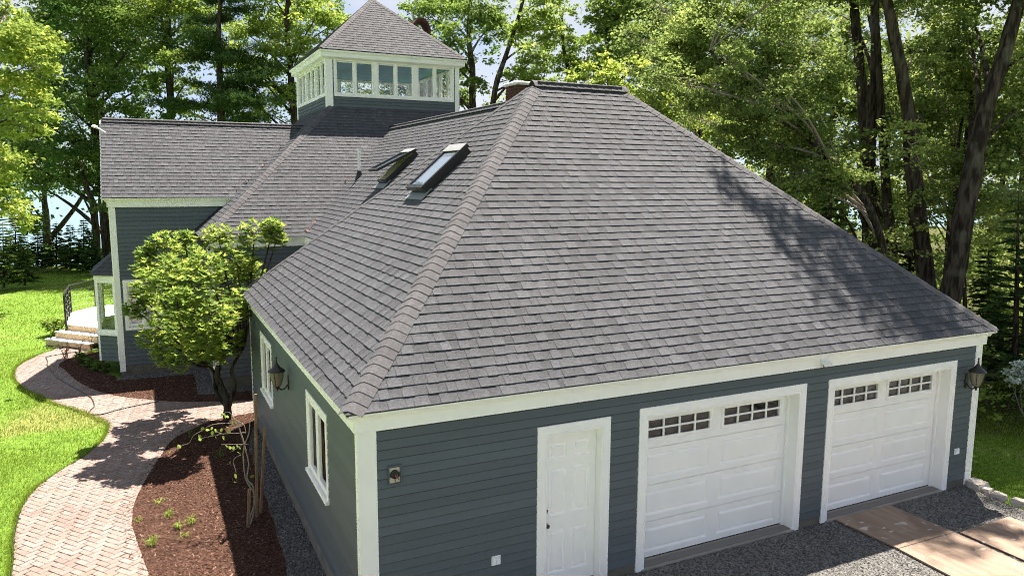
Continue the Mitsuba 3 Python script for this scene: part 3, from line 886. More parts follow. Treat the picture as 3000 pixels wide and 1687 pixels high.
# bay window at the gable end of the wing
bay = [(-2.80, 14.93), (-3.29, 15.33), (-3.29, 17.35), (-2.80, 17.75)]
mb = MB()
mb.prism(Polygon(bay), 1.02, 0.26)
mb.prism(Polygon(bay), 2.62, 2.54)
bw = put(f'{house}__bay_wall', mb, 'm_siding')
for k in range(3):
    A, B = np.array([*bay[k], 0.0]), np.array([*bay[k + 1], 0.0])
    L = np.linalg.norm(B - A)
    u = (B - A) / L
    n = np.array([u[1], -u[0], 0])
    if n[0] > 0:
        n = -n
    M = frame(A, u, (0, 0, 1), n)
    if k == 0:
        clapboards(bw, M, rect(0.02, 0.27, L - 0.05, 0.98), 0.27, 0.98, seed=30)
        put(f'{house}__bay_corner_board', MB(M).box((L - 0.05, 0.26, 0.0), (L + 0.01, 0.98, 0.024)), 'm_trim')
    put(f'{house}__bay_sill', MB(M).box((-0.01, 0.985, 0.001), (L + 0.02, 1.06, 0.05)), 'm_trim')
    put(f'{house}__bay_head', MB(M).box((-0.01, 2.50, -0.04), (L + 0.015, 2.64, 0.035)), 'm_trim')
    mb = MB(M)
    n_l = 1 if k != 1 else 3
    wl = L / n_l
    for q in range(n_l):
        frame_bars(mb, q * wl + 0.003, 1.06, (q + 1) * wl - 0.003, 2.50, 0.075, -0.05, 0.02)
    bf = put(f'{house}__bay_window', mb, 'm_trim')
    for q in range(n_l):
        put(f'{bf}__pane', MB(M).quad([(q * wl + 0.07, 1.12, -0.015), ((q + 1) * wl - 0.07, 1.12, -0.015), ((q + 1) * wl - 0.07, 2.44, -0.015), (q * wl + 0.07, 2.44, -0.015)]), 'm_glass')
bt = [np.array([x * 1.0 + (-0.11 if x < -3 else 0), y + (-0.10 if i < 2 else 0.10), 2.645]) for i, (x, y) in enumerate(bay)]
ba, bb = np.array([-2.80, 15.45, 3.18]), np.array([-2.80, 17.2, 3.18])
br = deck(f'{house}__bay_roof', [[bt[0], bt[1], ba], [bt[1], bt[2], bb, ba], [bt[2], bt[3], bb]], drop=0.0, thick=0.03)
pieces.clear()
shingle_face(br, [bt[0], bt[1], ba], (bt[0], bt[1]), seed=31)
shingle_face(br, [bt[1], bt[2], bb, ba], (bt[1], bt[2]), seed=32)
a = MB()
for _, holder, mb in pieces:
    for V, F, t in zip(mb.v, mb.f, mb.t):
        a.add(V, F - F.min(), t)
stuff(f'{br}__shingle_field', a, 'm_shingle')

# ---------------------------------------------------------------- skylights, pipe, chimneys


def skylight(P0, M, wid, length, open_deg, label):
    """M: local frame on the roof, u along the courses, v up the slope, w out of the roof"""
    s = key(f'{house}__skylight')
    labels[s] = {'label': label}
    mb = MB(M)
    frame_bars(mb, 0, 0, wid, length, 0.05, 0.0, 0.115)
    m, uv = mb.mesh()
    scene[s] = mikit.ply(m, 'm_bronze', uv=uv)
    put(f'{s}__flashing', MB(M).box((-0.07, -0.17, 0.022), (wid + 0.07, -0.005, 0.028)).box((-0.06, -0.05, 0.03), (-0.005, 0.10, 0.045)).box((wid + 0.005, -0.05, 0.03), (wid + 0.06, 0.10, 0.045)), 'm_lead')
    put(f'{s}__shaft', MB(M).box((0.05, 0.05, -0.32), (wid - 0.05, length - 0.05, -0.30)).box((0.05, 0.05, -0.30), (0.062, length - 0.05, 0.11)).box((wid - 0.062, 0.05, -0.30), (wid - 0.05, length - 0.05, 0.11)).box((0.062, length - 0.062, -0.30), (wid - 0.062, length - 0.05, 0.11)).box((0.062, 0.05, -0.30), (wid - 0.062, 0.062, 0.11)), 'm_cream')
    a = math.radians(open_deg)
    R = np.eye(4)
    R[:3, :3] = np.array([[1, 0, 0], [0, math.cos(a), math.sin(a)], [0, -math.sin(a), math.cos(a)]])
    h = np.eye(4)
    h[:3, 3] = (0, length, 0.117)
    S = M @ h @ R                      # hinged at its upper edge
    mb = MB(S)
    frame_bars(mb, -0.025, -length - 0.03, wid + 0.025, 0.03, 0.075, 0.0, 0.055)
    sa = put(f'{s}__sash', mb, 'm_bronze')
    mb = MB(S)
    mb.box((-0.026, -0.15, 0.056), (wid + 0.026, 0.035, 0.066))
    put(f'{s}__cover_strip', mb, 'm_grey_metal')
    put(f'{s}__pane', MB(S).quad([(0.045, -length + 0.04, 0.04), (wid - 0.045, -length + 0.04, 0.04), (wid - 0.045, -0.04, 0.04), (0.045, -0.04, 0.04)]), 'm_glass')
    put(f'{s}__blind', MB(S).box((0.05, -length + 0.045, 0.004), (wid - 0.05, -0.14, 0.012)), 'm_blind')


d890 = unit(np.array([1, 0, 0.890]))
skylight(None, frame((2.34, 5.02, HE + 0.890 * (2.34 + OV)), (0, -1, 0), d890, unit(np.cross((0, -1, 0), d890))), 0.78, 1.06, 0.0, 'closed skylight with a pale blue blind')
d90 = unit(np.array([1, 0, 0.9]))
skylight(None, frame((3.27, 10.39, E3 + 0.9 * (3.27 - 1.755)), (0, -1, 0), d90, unit(np.cross((0, -1, 0), d90))), 0.72, 1.04, 15.0, 'skylight propped open')
px, py = 3.46, 13.05
pz = E3 + 0.9 * (px - 1.755)
mb = MB()
mb.tube([(px, py, pz - 0.1), (px, py, pz + 0.78)], 0.042, 14)
vp = put(f'{house}__vent_pipe', mb, 'm_plastic', smooth=False)
mb = MB()
mb.lathe([(0.13, -0.06), (0.085, 0.06), (0.052, 0.17), (0.045, 0.18)], (px, py, pz), 14)
put(f'{vp}__boot', mb, 'm_black')


def chimney(x0, x1, y0, y1, z0, z1, cap):
    c = put(f'{house}__chimney', MB().box((x0 + 0.012, y0 + 0.012, z0), (x1 - 0.012, y1 - 0.012, z1)), 'm_mortar')
    r = np.random.default_rng(5)
    z, k = z1 - 0.077, 0
    while z > z1 - 1.05:
        for (o, u, n, L) in (((x0, y0), (1, 0), (0, -1), x1 - x0), ((x0, y1), (0, -1), (-1, 0), y1 - y0)):
            m = max(2, round(L / 0.21))
            bl = L / m
            for q in range(-1, m):
                a, b = q * bl + (bl / 2 if k % 2 else 0), (q + 1) * bl + (bl / 2 if k % 2 else 0)
                a, b = max(a, 0) + 0.005, min(b, L) - 0.005
                if b - a < 0.03:
                    continue
                M = frame((o[0], o[1], 0), (u[0], u[1], 0), (0, 0, 1), (n[0], n[1], 0))
                put(f'{c}__brick', MB(M).box((a, z + 0.005, -0.05), (b, z + 0.072, r.uniform(0, 0.003)), uv=(r.uniform(0, 1), 0)), 'm_chimney_brick')
        z -= 0.077
        k += 1
    return c


c = chimney(7.12, 7.95, 10.6, 11.3, 4.0, 7.74, None)
put(f'{c}__cap', MB().cbox((7.05, 10.53, 7.74), (8.02, 11.37, 7.83), 0.03), 'm_plastic')
c = chimney(8.62, 9.42, 23.6, 24.3, 3.9, 11.45, None)
g = np.linspace(0, np.pi, 15)
arch = Polygon(np.vstack([np.column_stack([9.02 + 0.40 * np.cos(g), 11.46 + 0.52 * np.sin(g)]), np.column_stack([9.02 + 0.30 * np.cos(g[::-1]), 11.46 + 0.40 * np.sin(g[::-1])])]))
put(f'{c}__arched_hood', MB(frame((0, 23.6, 0), (1, 0, 0), (0, 0, 1), (0, -1, 0))).prism(arch, 0.0, -0.7), 'm_chimney_brick')

# ---------------------------------------------------------------- small things on the house


def lantern(M, label):
    """M: u along the wall, v up, w outward; the origin is the middle of the back plate"""
    k = thing('wall_lantern', label, 'lantern', None)
    Z = frame((0, 0, 0), (1, 0, 0), (0, 0, -1), (0, 1, 0))      # lathe axis z becomes v
    A = M @ Z
    off = 0.185
    g = np.linspace(0, 2 * np.pi, 25)[:-1]
    put(f'{k}__back_plate', MB(M).prism(Polygon(np.column_stack([0.042 * np.cos(g), 0.125 * np.sin(g)])), 0.020, 0.001), 'm_bronze')
    t = np.linspace(0, 1, 12)
    put(f'{k}__arm', MB(M).tube(np.column_stack([t * 0, -0.03 - 0.07 * np.sin(t * np.pi) - 0.02 * t, 0.015 + (off - 0.015) * t]), 0.012, 8), 'm_bronze', smooth=True)
    c = (0, -off, 0)
    put(f'{k}__cap', MB(A).lathe([(0.0, 0.37), (0.012, 0.36), (0.020, 0.335), (0.030, 0.318), (0.052, 0.285), (0.080, 0.255), (0.105, 0.24), (0.134, 0.215), (0.137, 0.200), (0.115, 0.195), (0.0, 0.20)], c, 20), 'm_bronze', smooth=False)
    put(f'{k}__finial', MB(A).lathe([(0.0, 0.445), (0.011, 0.435), (0.016, 0.415), (0.009, 0.395), (0.013, 0.38), (0.02, 0.365)], c, 12), 'm_bronze', smooth=True)
    put(f'{k}__glass', MB(A).lathe([(0.105, 0.195), (0.104, 0.15), (0.090, 0.08), (0.066, 0.0), (0.035, -0.05)], c, 20), 'm_lamp_glass', smooth=True)
    mb = MB(A)
    for a in np.arange(4) * np.pi / 2 + 0.5:
        p = np.array([[0.110, 0.197], [0.109, 0.15], [0.095, 0.08], [0.071, 0.0], [0.038, -0.055]])
        mb.tube(np.column_stack([p[:, 0] * math.cos(a), p[:, 0] * math.sin(a) - off, p[:, 1]]), 0.0065, 6)
    put(f'{k}__cage', mb, 'm_bronze')
    put(f'{k}__base', MB(A).lathe([(0.04, -0.05), (0.042, -0.062), (0.02, -0.075), (0.012, -0.095), (0.018, -0.108), (0.006, -0.125), (0.0, -0.128)], c, 12), 'm_bronze', smooth=True)
    put(f'{k}__candle', MB(A).tube([(0, -off, -0.045), (0, -off, 0.08)], 0.016, 8), 'm_trim')
    return k


lantern(frame((-0.019, 4.42, 1.965), (0, 1, 0), (0, 0, 1), (-1, 0, 0)), 'black wall lantern between the two windows of the garage side wall')
lantern(frame((10.43, -0.019, 1.89), (1, 0, 0), (0, 0, 1), (0, -1, 0)), 'black wall lantern beside the right garage door at the white corner board')

k = thing('junction_box', 'open grey junction box with loose wires on the siding left of the walk door', 'electrical box')
mb = MB(FRONT)
frame_bars(mb, 0.315, 1.84, 0.465, 2.065, 0.012, 0.0, 0.045)
put(f'{k}__frame', mb, 'm_siding')
put(f'{k}__plate', MB(FRONT).box((0.328, 1.853, 0.012), (0.452, 1.97, 0.022)).box((0.328, 1.97, 0.012), (0.452, 2.052, 0.021)), 'm_cream')
A = frame((0.39, 0, 1.955), (1, 0, 0), (0, 0, 1), (0, -1, 0))
put(f'{k}__socket', MB(A).lathe([(0.050, 0.0), (0.050, 0.032), (0.042, 0.034), (0.040, 0.024), (0, 0.024)], (0, 0.005, 0.02), 18), 'm_black')
put(f'{k}__wire', MB(A).tube([(0.0, 0.0, 0.045), (0.012, -0.03, 0.06), (0.0, -0.06, 0.05), (0.015, -0.10, 0.035)], 0.006, 6).tube([(0.02, 0.01, 0.045), (0.03, -0.03, 0.05), (0.045, -0.07, 0.03)], 0.005, 6), 'm_red_twig')
for x0, x1, z0, z1, lab in ((1.585, 1.705, 0.585, 0.705, 'white outlet cover low on the siding left of the walk door'), (10.285, 10.405, 0.605, 0.71, 'white outlet cover on the siding right of the right garage door')):
    k = thing('outlet_cover', lab, 'outlet')
    put(f'{k}__plate', MB(FRONT).cbox((x0, z0, 0.012), (x1, z1, 0.032), 0.004), 'm_plastic')
    put(f'{k}__lid', MB(FRONT).cbox((x0 + 0.012, z0 + 0.012, 0.032), ((x0 + x1) / 2 - 0.003, z1 - 0.012, 0.05), 0.004), 'm_plastic')
    put(f'{k}__lid', MB(FRONT).cbox(((x0 + x1) / 2 + 0.003, z0 + 0.012, 0.032), (x1 - 0.012, z1 - 0.012, 0.05), 0.004), 'm_plastic')
k = thing('floodlight', 'small white twin floodlight on the fascia above the gap between the garage doors', 'floodlight')
M = frame((6.95, -0.065, 2.60), (1, 0, 0), (0, 0, 1), (0, -1, 0))
put(f'{k}__base', MB(M).cbox((-0.055, -0.05, 0.0), (0.055, 0.05, 0.035), 0.006), 'm_plastic')
for sx in (-0.045, 0.045):
    H = M @ frame((sx, -0.01, 0.05), unit((1, 0, sx * 3)), unit((0, 1, 0.5)), unit(np.cross(unit((1, 0, sx * 3)), unit((0, 1, 0.5)))))
    h = put(f'{k}__head', MB(H).lathe([(0.0, -0.01), (0.026, 0.0), (0.036, 0.05), (0.036, 0.062), (0.030, 0.062), (0.028, 0.05), (0.0, 0.048)], (0, 0, 0), 14), 'm_plastic')
put(f'{k}__sensor', MB(M).cbox((-0.018, -0.085, 0.02), (0.018, -0.045, 0.06), 0.005), 'm_black')
k = thing('gable_light', 'small white light on an arm sticking out at the gable end of the wing', 'floodlight')
put(f'{k}__arm', MB().tube([(-2.80, 15.8, 6.45), (-2.95, 15.8, 6.55), (-3.02, 15.8, 6.58)], 0.02, 8), 'm_plastic')
put(f'{k}__head', MB(frame((-3.02, 15.8, 6.59), unit((-1, 0, 0.35)), (0, 1, 0), unit((0.35, 0, 1)))).lathe([(0, 0.05), (0.05, 0.045), (0.09, 0.0), (0.085, -0.03), (0, -0.03)], (0.03, 0, 0), 14), 'm_plastic')

# ---------------------------------------------------------------- ground
PATH_O = [(-3.60, -2.5), (-3.72, 1.0), (-3.829, 3.442), (-3.953, 4.673), (-3.99, 5.811), (-3.873, 6.621), (-3.529, 7.444), (-3.245, 7.97), (-2.98, 8.8), (-2.91, 9.5), (-2.96, 10.05), (-3.293, 10.741), (-3.557, 11.265), (-4.147, 12.217), (-4.758, 13.419), (-5.204, 14.844), (-5.387, 15.941), (-5.343, 16.902), (-5.021, 17.962), (-4.72, 18.5), (-4.66, 19.15), (-3.49, 18.05)]
PATH_O = low(PATH_O).tolist()
PATH_I = [(-4.0, 17.55), (-4.385, 16.459), (-4.163, 15.493), (-3.732, 13.949), (-3.231, 12.806), (-2.779, 12.122), (-2.008, 11.399), (-1.252, 10.905), (0.115, 10.411), (1.93, 10.2), (1.93, 9.40), (-0.01, 9.416), (-0.861, 9.22), (-1.365, 8.731), (-1.723, 8.228), (-2.031, 7.063), (-2.233, 6.131), (-2.38, 5.3), (-2.415, 4.52), (-2.37, 3.993), (-2.193, 2.666), (-1.95, 1.0), (-1.7, -2.5)]
PATH_I = low(PATH_I).tolist()
PATH_I[9], PATH_I[10] = [1.93, 10.7], [1.93, 9.62]


def smooth_line(P, n=6, closed=False):
    P = np.asarray(P, float)
    Q = np.vstack([2 * P[0] - P[1], P, 2 * P[-1] - P[-2]])
    out = []
    for i in range(1, len(Q) - 2):
        t = np.linspace(0, 1, n, endpoint=False)[:, None]
        out.append(0.5 * (2 * Q[i] + (Q[i + 1] - Q[i - 1]) * t + (2 * Q[i - 1] - 5 * Q[i] + 4 * Q[i + 1] - Q[i + 2]) * t ** 2 + (3 * Q[i] - Q[i - 1] - 3 * Q[i + 1] + Q[i + 2]) * t ** 3))
    return np.vstack(out + [P[-1:]])


outer = np.vstack([smooth_line(PATH_O[:-2]), PATH_O[-2:]])
path_poly = Polygon(np.vstack([outer, smooth_line(PATH_I[:9]), PATH_I[9:11], smooth_line(PATH_I[11:])])).buffer(0)
if path_poly.geom_type != 'Polygon':
    path_poly = max(path_poly.geoms, key=lambda g: g.area)
bed1 = Polygon(np.vstack([smooth_line(PATH_I[11:]), [(-0.48, -2.5), (-0.45, 2.2), (-0.38, 3.8), (-0.36, 5.5), (-0.30, 7.8), (-0.02, 9.1)]])).buffer(0)
bed2 = Polygon(np.vstack([smooth_line(PATH_I[:9]), [(0.8, 10.86), (1.93, 10.7), (1.93, 11.95), (-0.53, 11.95), (-1.01, 12.15), (-0.97, 14.35), (-2.88, 14.5), (-2.95, 15.0), (-3.3, 15.6), (-3.3, 17.6), (-3.5, 18.6)]])).buffer(0)
gravel_l = Polygon([(-0.48, -2.5), (-0.45, 2.2), (-0.38, 3.8), (-0.36, 5.5), (-0.30, 7.8), (-0.02, 9.1), (0.0, 9.1), (0.0, -0.0), (0.05, -2.5)])
gravel_h = Polygon([(-2.88, 14.5), (-0.97, 14.35), (-1.01, 12.15), (-0.53, 11.95), (1.93, 11.95), (1.93, 12.4), (-0.55, 12.4), (-0.55, WY + 0.05), (-2.8, WY + 0.05)])
drive = Polygon([(0.05, -3), (0.05, 0.03), (W + 0.03, 0.03), (10.60, -0.35), (10.52, -0.8), (10.60, -1.6), (10.9, -3.2), (13.0, -3.7), (22, -4.4), (34, -5), (34, -30), (-9, -30), (-8, -14), (-2, -6)])


def wobble(p, amp=0.03, seed=0, step=0.12):
    p = p.segmentize(step)
    xy = np.array(p.exterior.coords)
    q = np.column_stack([xy * 2.3, np.full(len(xy), seed * 7.7)])
    d = np.stack([meshkit.noise(q, seed), meshkit.noise(q, seed + 9)], -1) - 0.5
    return Polygon(xy + d * 2 * amp).buffer(0)


# terrain: level round the house, falling to the shore behind
gx, gy = np.unique(np.r_[np.linspace(-300, -20, 20), np.linspace(-20, 40, 61), np.linspace(40, 300, 20)]), np.unique(np.r_[np.linspace(-300, -12, 16), np.linspace(-12, 46, 59), np.linspace(46, 62, 33), np.linspace(62, 90, 8)])
X, Y = np.meshgrid(gx, gy, indexing='ij')
s = np.clip((Y - 47.5 + 3 * meshkit.noise(np.stack([X * 0.15, Y * 0.15, X * 0], -1))) / 9, 0, 1)
Zt = -4.6 * s * s * (3 - 2 * s) + 0.10 * (meshkit.fbm(np.stack([X * 0.25, Y * 0.25, X * 0], -1)) - 0.5) * np.clip((np.abs(X - 3) - 9) / 4, 0, 1) + 0.45 * np.clip((X - 15) / 14, 0, 1) + GL + 0.11 * np.clip((X - 0.5) / 9, 0, 1)
i, j = np.meshgrid(np.arange(len(gx) - 1), np.arange(len(gy) - 1), indexing='ij')
n_y = len(gy)
q = np.stack([i * n_y + j, (i + 1) * n_y + j, (i + 1) * n_y + j + 1, i * n_y + j + 1], -1).reshape(-1, 4)
ground = struct('lawn', MB().add(np.stack([X, Y, Zt], -1).reshape(-1, 3), np.vstack([q[:, [0, 1, 2]], q[:, [0, 2, 3]]])), 'm_lawn', smooth=True)
struct('water', MB().quad([(-5000, 44, -3.4), (5000, 44, -3.4), (5000, 6500, -3.4), (-5000, 6500, -3.4)]), 'm_water')
xs = np.linspace(-2600, 2600, 160)
hz = 12 + 26 * meshkit.fbm(np.stack([xs * 0.004, xs * 0, xs * 0], -1), 5, seed=2)
V, F = [], []
for a, hgt in zip(xs, hz):
    V += [(a, 2100, -4), (a, 2140, hgt * 0.6), (a, 2260, hgt), (a, 2500, -4)]
for a in range(len(xs) - 1):
    for b in range(3):
        F += [[4 * a + b, 4 * a + b + 1, 4 * a + b + 5], [4 * a + b, 4 * a + b + 5, 4 * a + b + 4]]
struct('hills', MB().add(V, F), 'm_hill', smooth=True)
def sheet(name, p, z, bsdf, zb=GL):
    return struct(name, MB().prism(p, z + zb, z + zb - 0.05), bsdf)


garden_path = sheet('garden_path', path_poly.buffer(0.02), 0.010, 'm_sand')
mulch = sheet('mulch_bed', wobble(bed1, 0.025, 1), 0.024, 'm_mulch')
mulch2 = sheet('mulch_bed', wobble(bed2, 0.03, 2), 0.024, 'm_mulch')
gravel1 = sheet('gravel_strip', wobble(gravel_l.buffer(0.03), 0.02, 4), 0.030, 'm_gravel')
gravel2 = sheet('gravel_strip', wobble(gravel_h.buffer(0.02), 0.02, 5), 0.030, 'm_gravel')
driveway = sheet('driveway', wobble(drive, 0.03, 6), 0.012, 'm_gravel', -0.012)

# herringbone pavers, each with its own height and tilt
bl, bw_ = 0.205, 0.1025
bricks = []
rb = np.random.default_rng(77)
cs, sn = math.cos(math.radians(38)), math.sin(math.radians(38))
shapely.prepare(path_poly)
for a in range(-150, 150):
    for b in range(-70, 70):
        for kind in (0, 1):
            # herringbone of 2:1 bricks on a unit grid: horizontal bricks at (i + 4k.. ), vertical ones beside them
            x, y = (a + 4 * b, a) if kind == 0 else (a + 4 * b + 3, a)
            x0, y0 = x * bw_, y * bw_
            w_, h_ = (2, 1) if kind == 0 else (1, 2)
            r4 = np.array([[x0 + 0.0035, y0 + 0.0035], [x0 + w_ * bw_ - 0.0035, y0 + 0.0035], [x0 + w_ * bw_ - 0.0035, y0 + h_ * bw_ - 0.0035], [x0 + 0.005, y0 + h_ * bw_ - 0.0035]])
            r4 = np.column_stack([r4[:, 0] * cs - r4[:, 1] * sn - 2.0, r4[:, 0] * sn + r4[:, 1] * cs + 9.0])
            c = r4.mean(0)
            if not (-6 < c[0] < 2 and -2.4 < c[1] < 19.5):
                continue
            bricks.append(r4)
bricks = np.array(bricks)
pb = shapely.polygons(np.concatenate([bricks, bricks[:, :1]], 1))
inside, touch = shapely.contains(path_poly, pb), shapely.intersects(path_poly, pb)
items = []
for r4, p, i_, t_ in zip(bricks, pb, inside, touch):
    if not t_:
        continue
    g = p if i_ else p.intersection(path_poly)
    if g.geom_type != 'Polygon' or g.area < 0.002:
        continue
    g = g.simplify(0.004)
    tx, ty, zc = rb.normal(0, 0.012), rb.normal(0, 0.012), GL + 0.034 + rb.normal(0, 0.0018)
    c = r4.mean(0)
    mb = MB()
    ring = np.array(shapely.geometry.polygon.orient(g).exterior.coords)[:-1]
    cc = ring.mean(0)
    zz = lambda q: zc + tx * (q[:, 0] - c[0]) + ty * (q[:, 1] - c[1])
    inner = cc + (ring - cc) * (1 - 0.006 / np.maximum(np.linalg.norm(ring - cc, axis=1, keepdims=True), 0.02))
    n = len(ring)
    V = np.vstack([np.column_stack([inner, zz(inner)]), np.column_stack([ring, zz(ring) - 0.005]), np.column_stack([ring, np.full(n, GL + 0.005)])])
    jj = np.arange(n)
    nn = (jj + 1) % n
    F = [[0, k, k + 1] for k in range(1, n - 1)]
    for lv in (0, n):
        F += np.stack([jj + lv, jj + lv + n, nn + lv + n], 1).tolist() + np.stack([jj + lv, nn + lv + n, nn + lv], 1).tolist()
    mb.add(V, F, (float(np.clip(rb.normal(0.5, 0.24), 0, 1)), rb.random()))
    d = np.array([c[0], c[1], GL]) - CAM
    qv = d @ np.stack([_r, _u, _f]).T
    seen = qv[2] > 0 and abs(qv[0] / qv[2]) < 0.68 and abs(qv[1] / qv[2]) < 0.385
    items.append((g.area * 5.2 / np.linalg.norm(d) ** 3 * seen, mb))
items.sort(key=lambda q: -q[0])
for _, mb in items[:300]:
    put(f'{garden_path}__brick', mb, 'm_paver')
a = MB()
for _, mb in items[300:]:
    a.add(mb.v[0], mb.f[0], mb.t[0])
stuff(f'{garden_path}__brick_field', a, 'm_paver')
ed = outer[(outer[:, 1] < 8.6)]
put(f'{garden_path}__edging', MB().tube(np.column_stack([ed + np.array([-0.014, 0]), np.full(len(ed), GL + 0.018)]), 0.014, 6), 'm_black')


def scatter(poly, n, r):
    x0, y0, x1, y1 = poly.bounds
    out = np.empty((0, 2))
    shapely.prepare(poly)
    while len(out) < n:
        p = r.uniform((x0, y0), (x1, y1), (n * 2, 2))
        out = np.vstack([out, p[shapely.contains_xy(poly, p[:, 0], p[:, 1])]])
    return out[:n]


def rand_frames(n, r, tilt):
    a = r.uniform(0, 2 * np.pi, n)
    t = np.stack([np.cos(a), np.sin(a), r.normal(0, tilt, n)], -1)
    t /= np.linalg.norm(t, axis=1, keepdims=True)
    up = np.stack([r.normal(0, tilt, n), r.normal(0, tilt, n), np.ones(n)], -1)
    b = np.cross(up, t)
    b /= np.linalg.norm(b, axis=1, keepdims=True)
    return t, b, np.cross(t, b)


def chips(poly, n, z, r):
    p = scatter(poly, n, r)
    t, b, nn = rand_frames(n, r, 0.35)
    L, Wd = r.uniform(0.010, 0.034, n)[:, None], r.uniform(0.003, 0.008, n)[:, None]
    c = np.column_stack([p, z + r.uniform(0.001, 0.016, n)])
    V = np.stack([c - t * L - b * Wd, c + t * L - b * Wd * 0.6, c + t * L * 0.9 + b * Wd, c - t * L * 0.8 + b * Wd * 0.7], 1).reshape(-1, 3)
    k = np.arange(n)[:, None] * 4
    return MB().add(V, np.vstack([k + [0, 1, 2], k + [0, 2, 3]]), np.repeat(np.column_stack([r.random(n), r.random(n)]), 4, 0))


OCT = np.array([[1, 0, 0], [-1, 0, 0], [0, 1, 0], [0, -1, 0], [0, 0, 1], [0, 0, -1.0]])
OCT_F = np.array([[0, 2, 4], [2, 1, 4], [1, 3, 4], [3, 0, 4], [2, 0, 5], [1, 2, 5], [3, 1, 5], [0, 3, 5]])


def pebbles(poly, n, z, r, s0=0.007, s1=0.019):
    p = scatter(poly, n, r)
    t, b, nn = rand_frames(n, r, 0.5)
    s = r.uniform(s0, s1, n)[:, None]
    sx, sy, sz = s * r.uniform(0.8, 1.5, (n, 1)), s * r.uniform(0.7, 1.1, (n, 1)), s * r.uniform(0.45, 0.9, (n, 1))
    o = OCT[None] * r.uniform(0.7, 1.25, (n, 6, 1))
    V = np.column_stack([p, np.full(n, z)])[:, None] + o[..., :1] * (t * sx)[:, None] + o[..., 1:2] * (b * sy)[:, None] + o[..., 2:] * (nn * sz)[:, None]
    F = (np.arange(n)[:, None, None] * 6 + OCT_F[None]).reshape(-1, 3)
    return MB().add(V.reshape(-1, 3), F, np.repeat(np.column_stack([r.random(n), r.random(n)]), 6, 0))


rg = np.random.default_rng(31)
spill = path_poly.intersection(unary_union([bed1, bed2]).buffer(0.16)).intersection(sbox(-8, 2, 1, 19))
stuff(f'{garden_path}__wood_chips', chips(spill, 500, GL + 0.038, rg), 'm_chip')
vis1 = bed1.intersection(sbox(-3, 2.2, 1, 12))
stuff(f'{mulch}__wood_chips', chips(vis1, 17000, GL + 0.024, rg), 'm_chip')
stuff(f'{mulch2}__wood_chips', chips(bed2, 14000, GL + 0.024, rg), 'm_chip')
stuff(f'{gravel1}__pebbles', pebbles(gravel_l.intersection(sbox(-3, 1.0, 1, 12)), 7000, GL + 0.032, rg), 'm_pebble')
stuff(f'{gravel2}__pebbles', pebbles(gravel_h, 4000, GL + 0.032, rg), 'm_pebble')
stuff(f'{driveway}__pebbles', pebbles(drive.intersection(sbox(3.0, -3.6, 11.5, 1)), 28000, 0.002, rg, 0.006, 0.017), 'm_pebble')

# grass
house_poly = unary_union([sbox(-0.02, -0.02, W + 0.02, D + 0.02), sbox(-0.6, 12.3, 12, 25), sbox(-3.4, 14.8, 3, 19.6), sbox(1.9, 9, 9, 13)])
deck_poly = Polygon([(-2.80, 18.1), *low([(-3.49, 18.60), (-4.40, 19.62), (-4.44, 22.0), (-3.75, 23.13)]).tolist(), (-2.80, 24.2)])
steps_poly = Polygon(low([(-3.2, 17.8), (-3.49, 18.0), (-4.70, 19.25), (-4.40, 19.7)]))
hard = unary_union([path_poly.buffer(0.03), bed1.buffer(0.02), bed2.buffer(0.03), gravel_l, gravel_h, drive, house_poly, deck_poly, steps_poly])


def blades(poly, n, r, h0, h1, w):
    p = scatter(poly, n, r)
    h = r.uniform(h0, h1, n) * (0.6 + 0.8 * meshkit.noise(np.column_stack([p * 1.3, np.zeros(n)])))
    a = r.uniform(0, 2 * np.pi, n)
    ln = np.stack([np.cos(a), np.sin(a), 0 * a], -1) * (h * r.uniform(0.1, 0.9, n))[:, None]
    bb = np.stack([-np.sin(a + 0.6), np.cos(a + 0.6), 0 * a], -1) * (w * r.uniform(0.7, 1.3, n))[:, None]
    c = np.column_stack([p, GL - 0.01 + 0.11 * np.clip((p[:, 0] - 0.5) / 9, 0, 1)])
    V = np.stack([c - bb, c + bb, c + ln + np.array([0, 0, 1.0]) * h[:, None]], 1).reshape(-1, 3)
    return MB().add(V, np.arange(3 * n).reshape(-1, 3), np.repeat(np.column_stack([r.random(n), r.random(n)]), 3, 0))


lawn_l = Polygon([(-9, 2.0), (-1.9, 2.0), (-1.9, 30), (-3.0, 46), (-16, 46), (-12, 20)]).difference(hard)
near, mid, far = lawn_l.intersection(sbox(-20, 0, 0, 9)), lawn_l.intersection(sbox(-20, 9, 0, 20)), lawn_l.intersection(sbox(-20, 20, 0, 47))
lawn_r = Polygon([(10.62, -6), (17, -6), (16.5, 2), (13.6, 6), (10.85, 9.5)]).difference(hard)
g = MB()
for p_, n_, h0, h1, w_ in ((near, 60000, 0.035, 0.095, 0.005), (mid, 50000, 0.035, 0.09, 0.008), (far, 45000, 0.04, 0.10, 0.013), (lawn_r, 36000, 0.04, 0.10, 0.008)):
    m = blades(p_, n_, rg, h0, h1, w_)
    g.add(m.v[0], m.f[0], m.t[0])
ring = path_poly.buffer(0.07).difference(path_poly.buffer(-0.015)).difference(unary_union([bed1.buffer(0.06), bed2.buffer(0.06), gravel_l, house_poly, deck_poly, steps_poly])).intersection(sbox(-8, 2, 0, 20))
m = blades(ring, 9000, rg, 0.05, 0.12, 0.006)
g.add(m.v[0], m.f[0], m.t[0])
stuff(f'{ground}__grass_blades', g, 'm_blade')

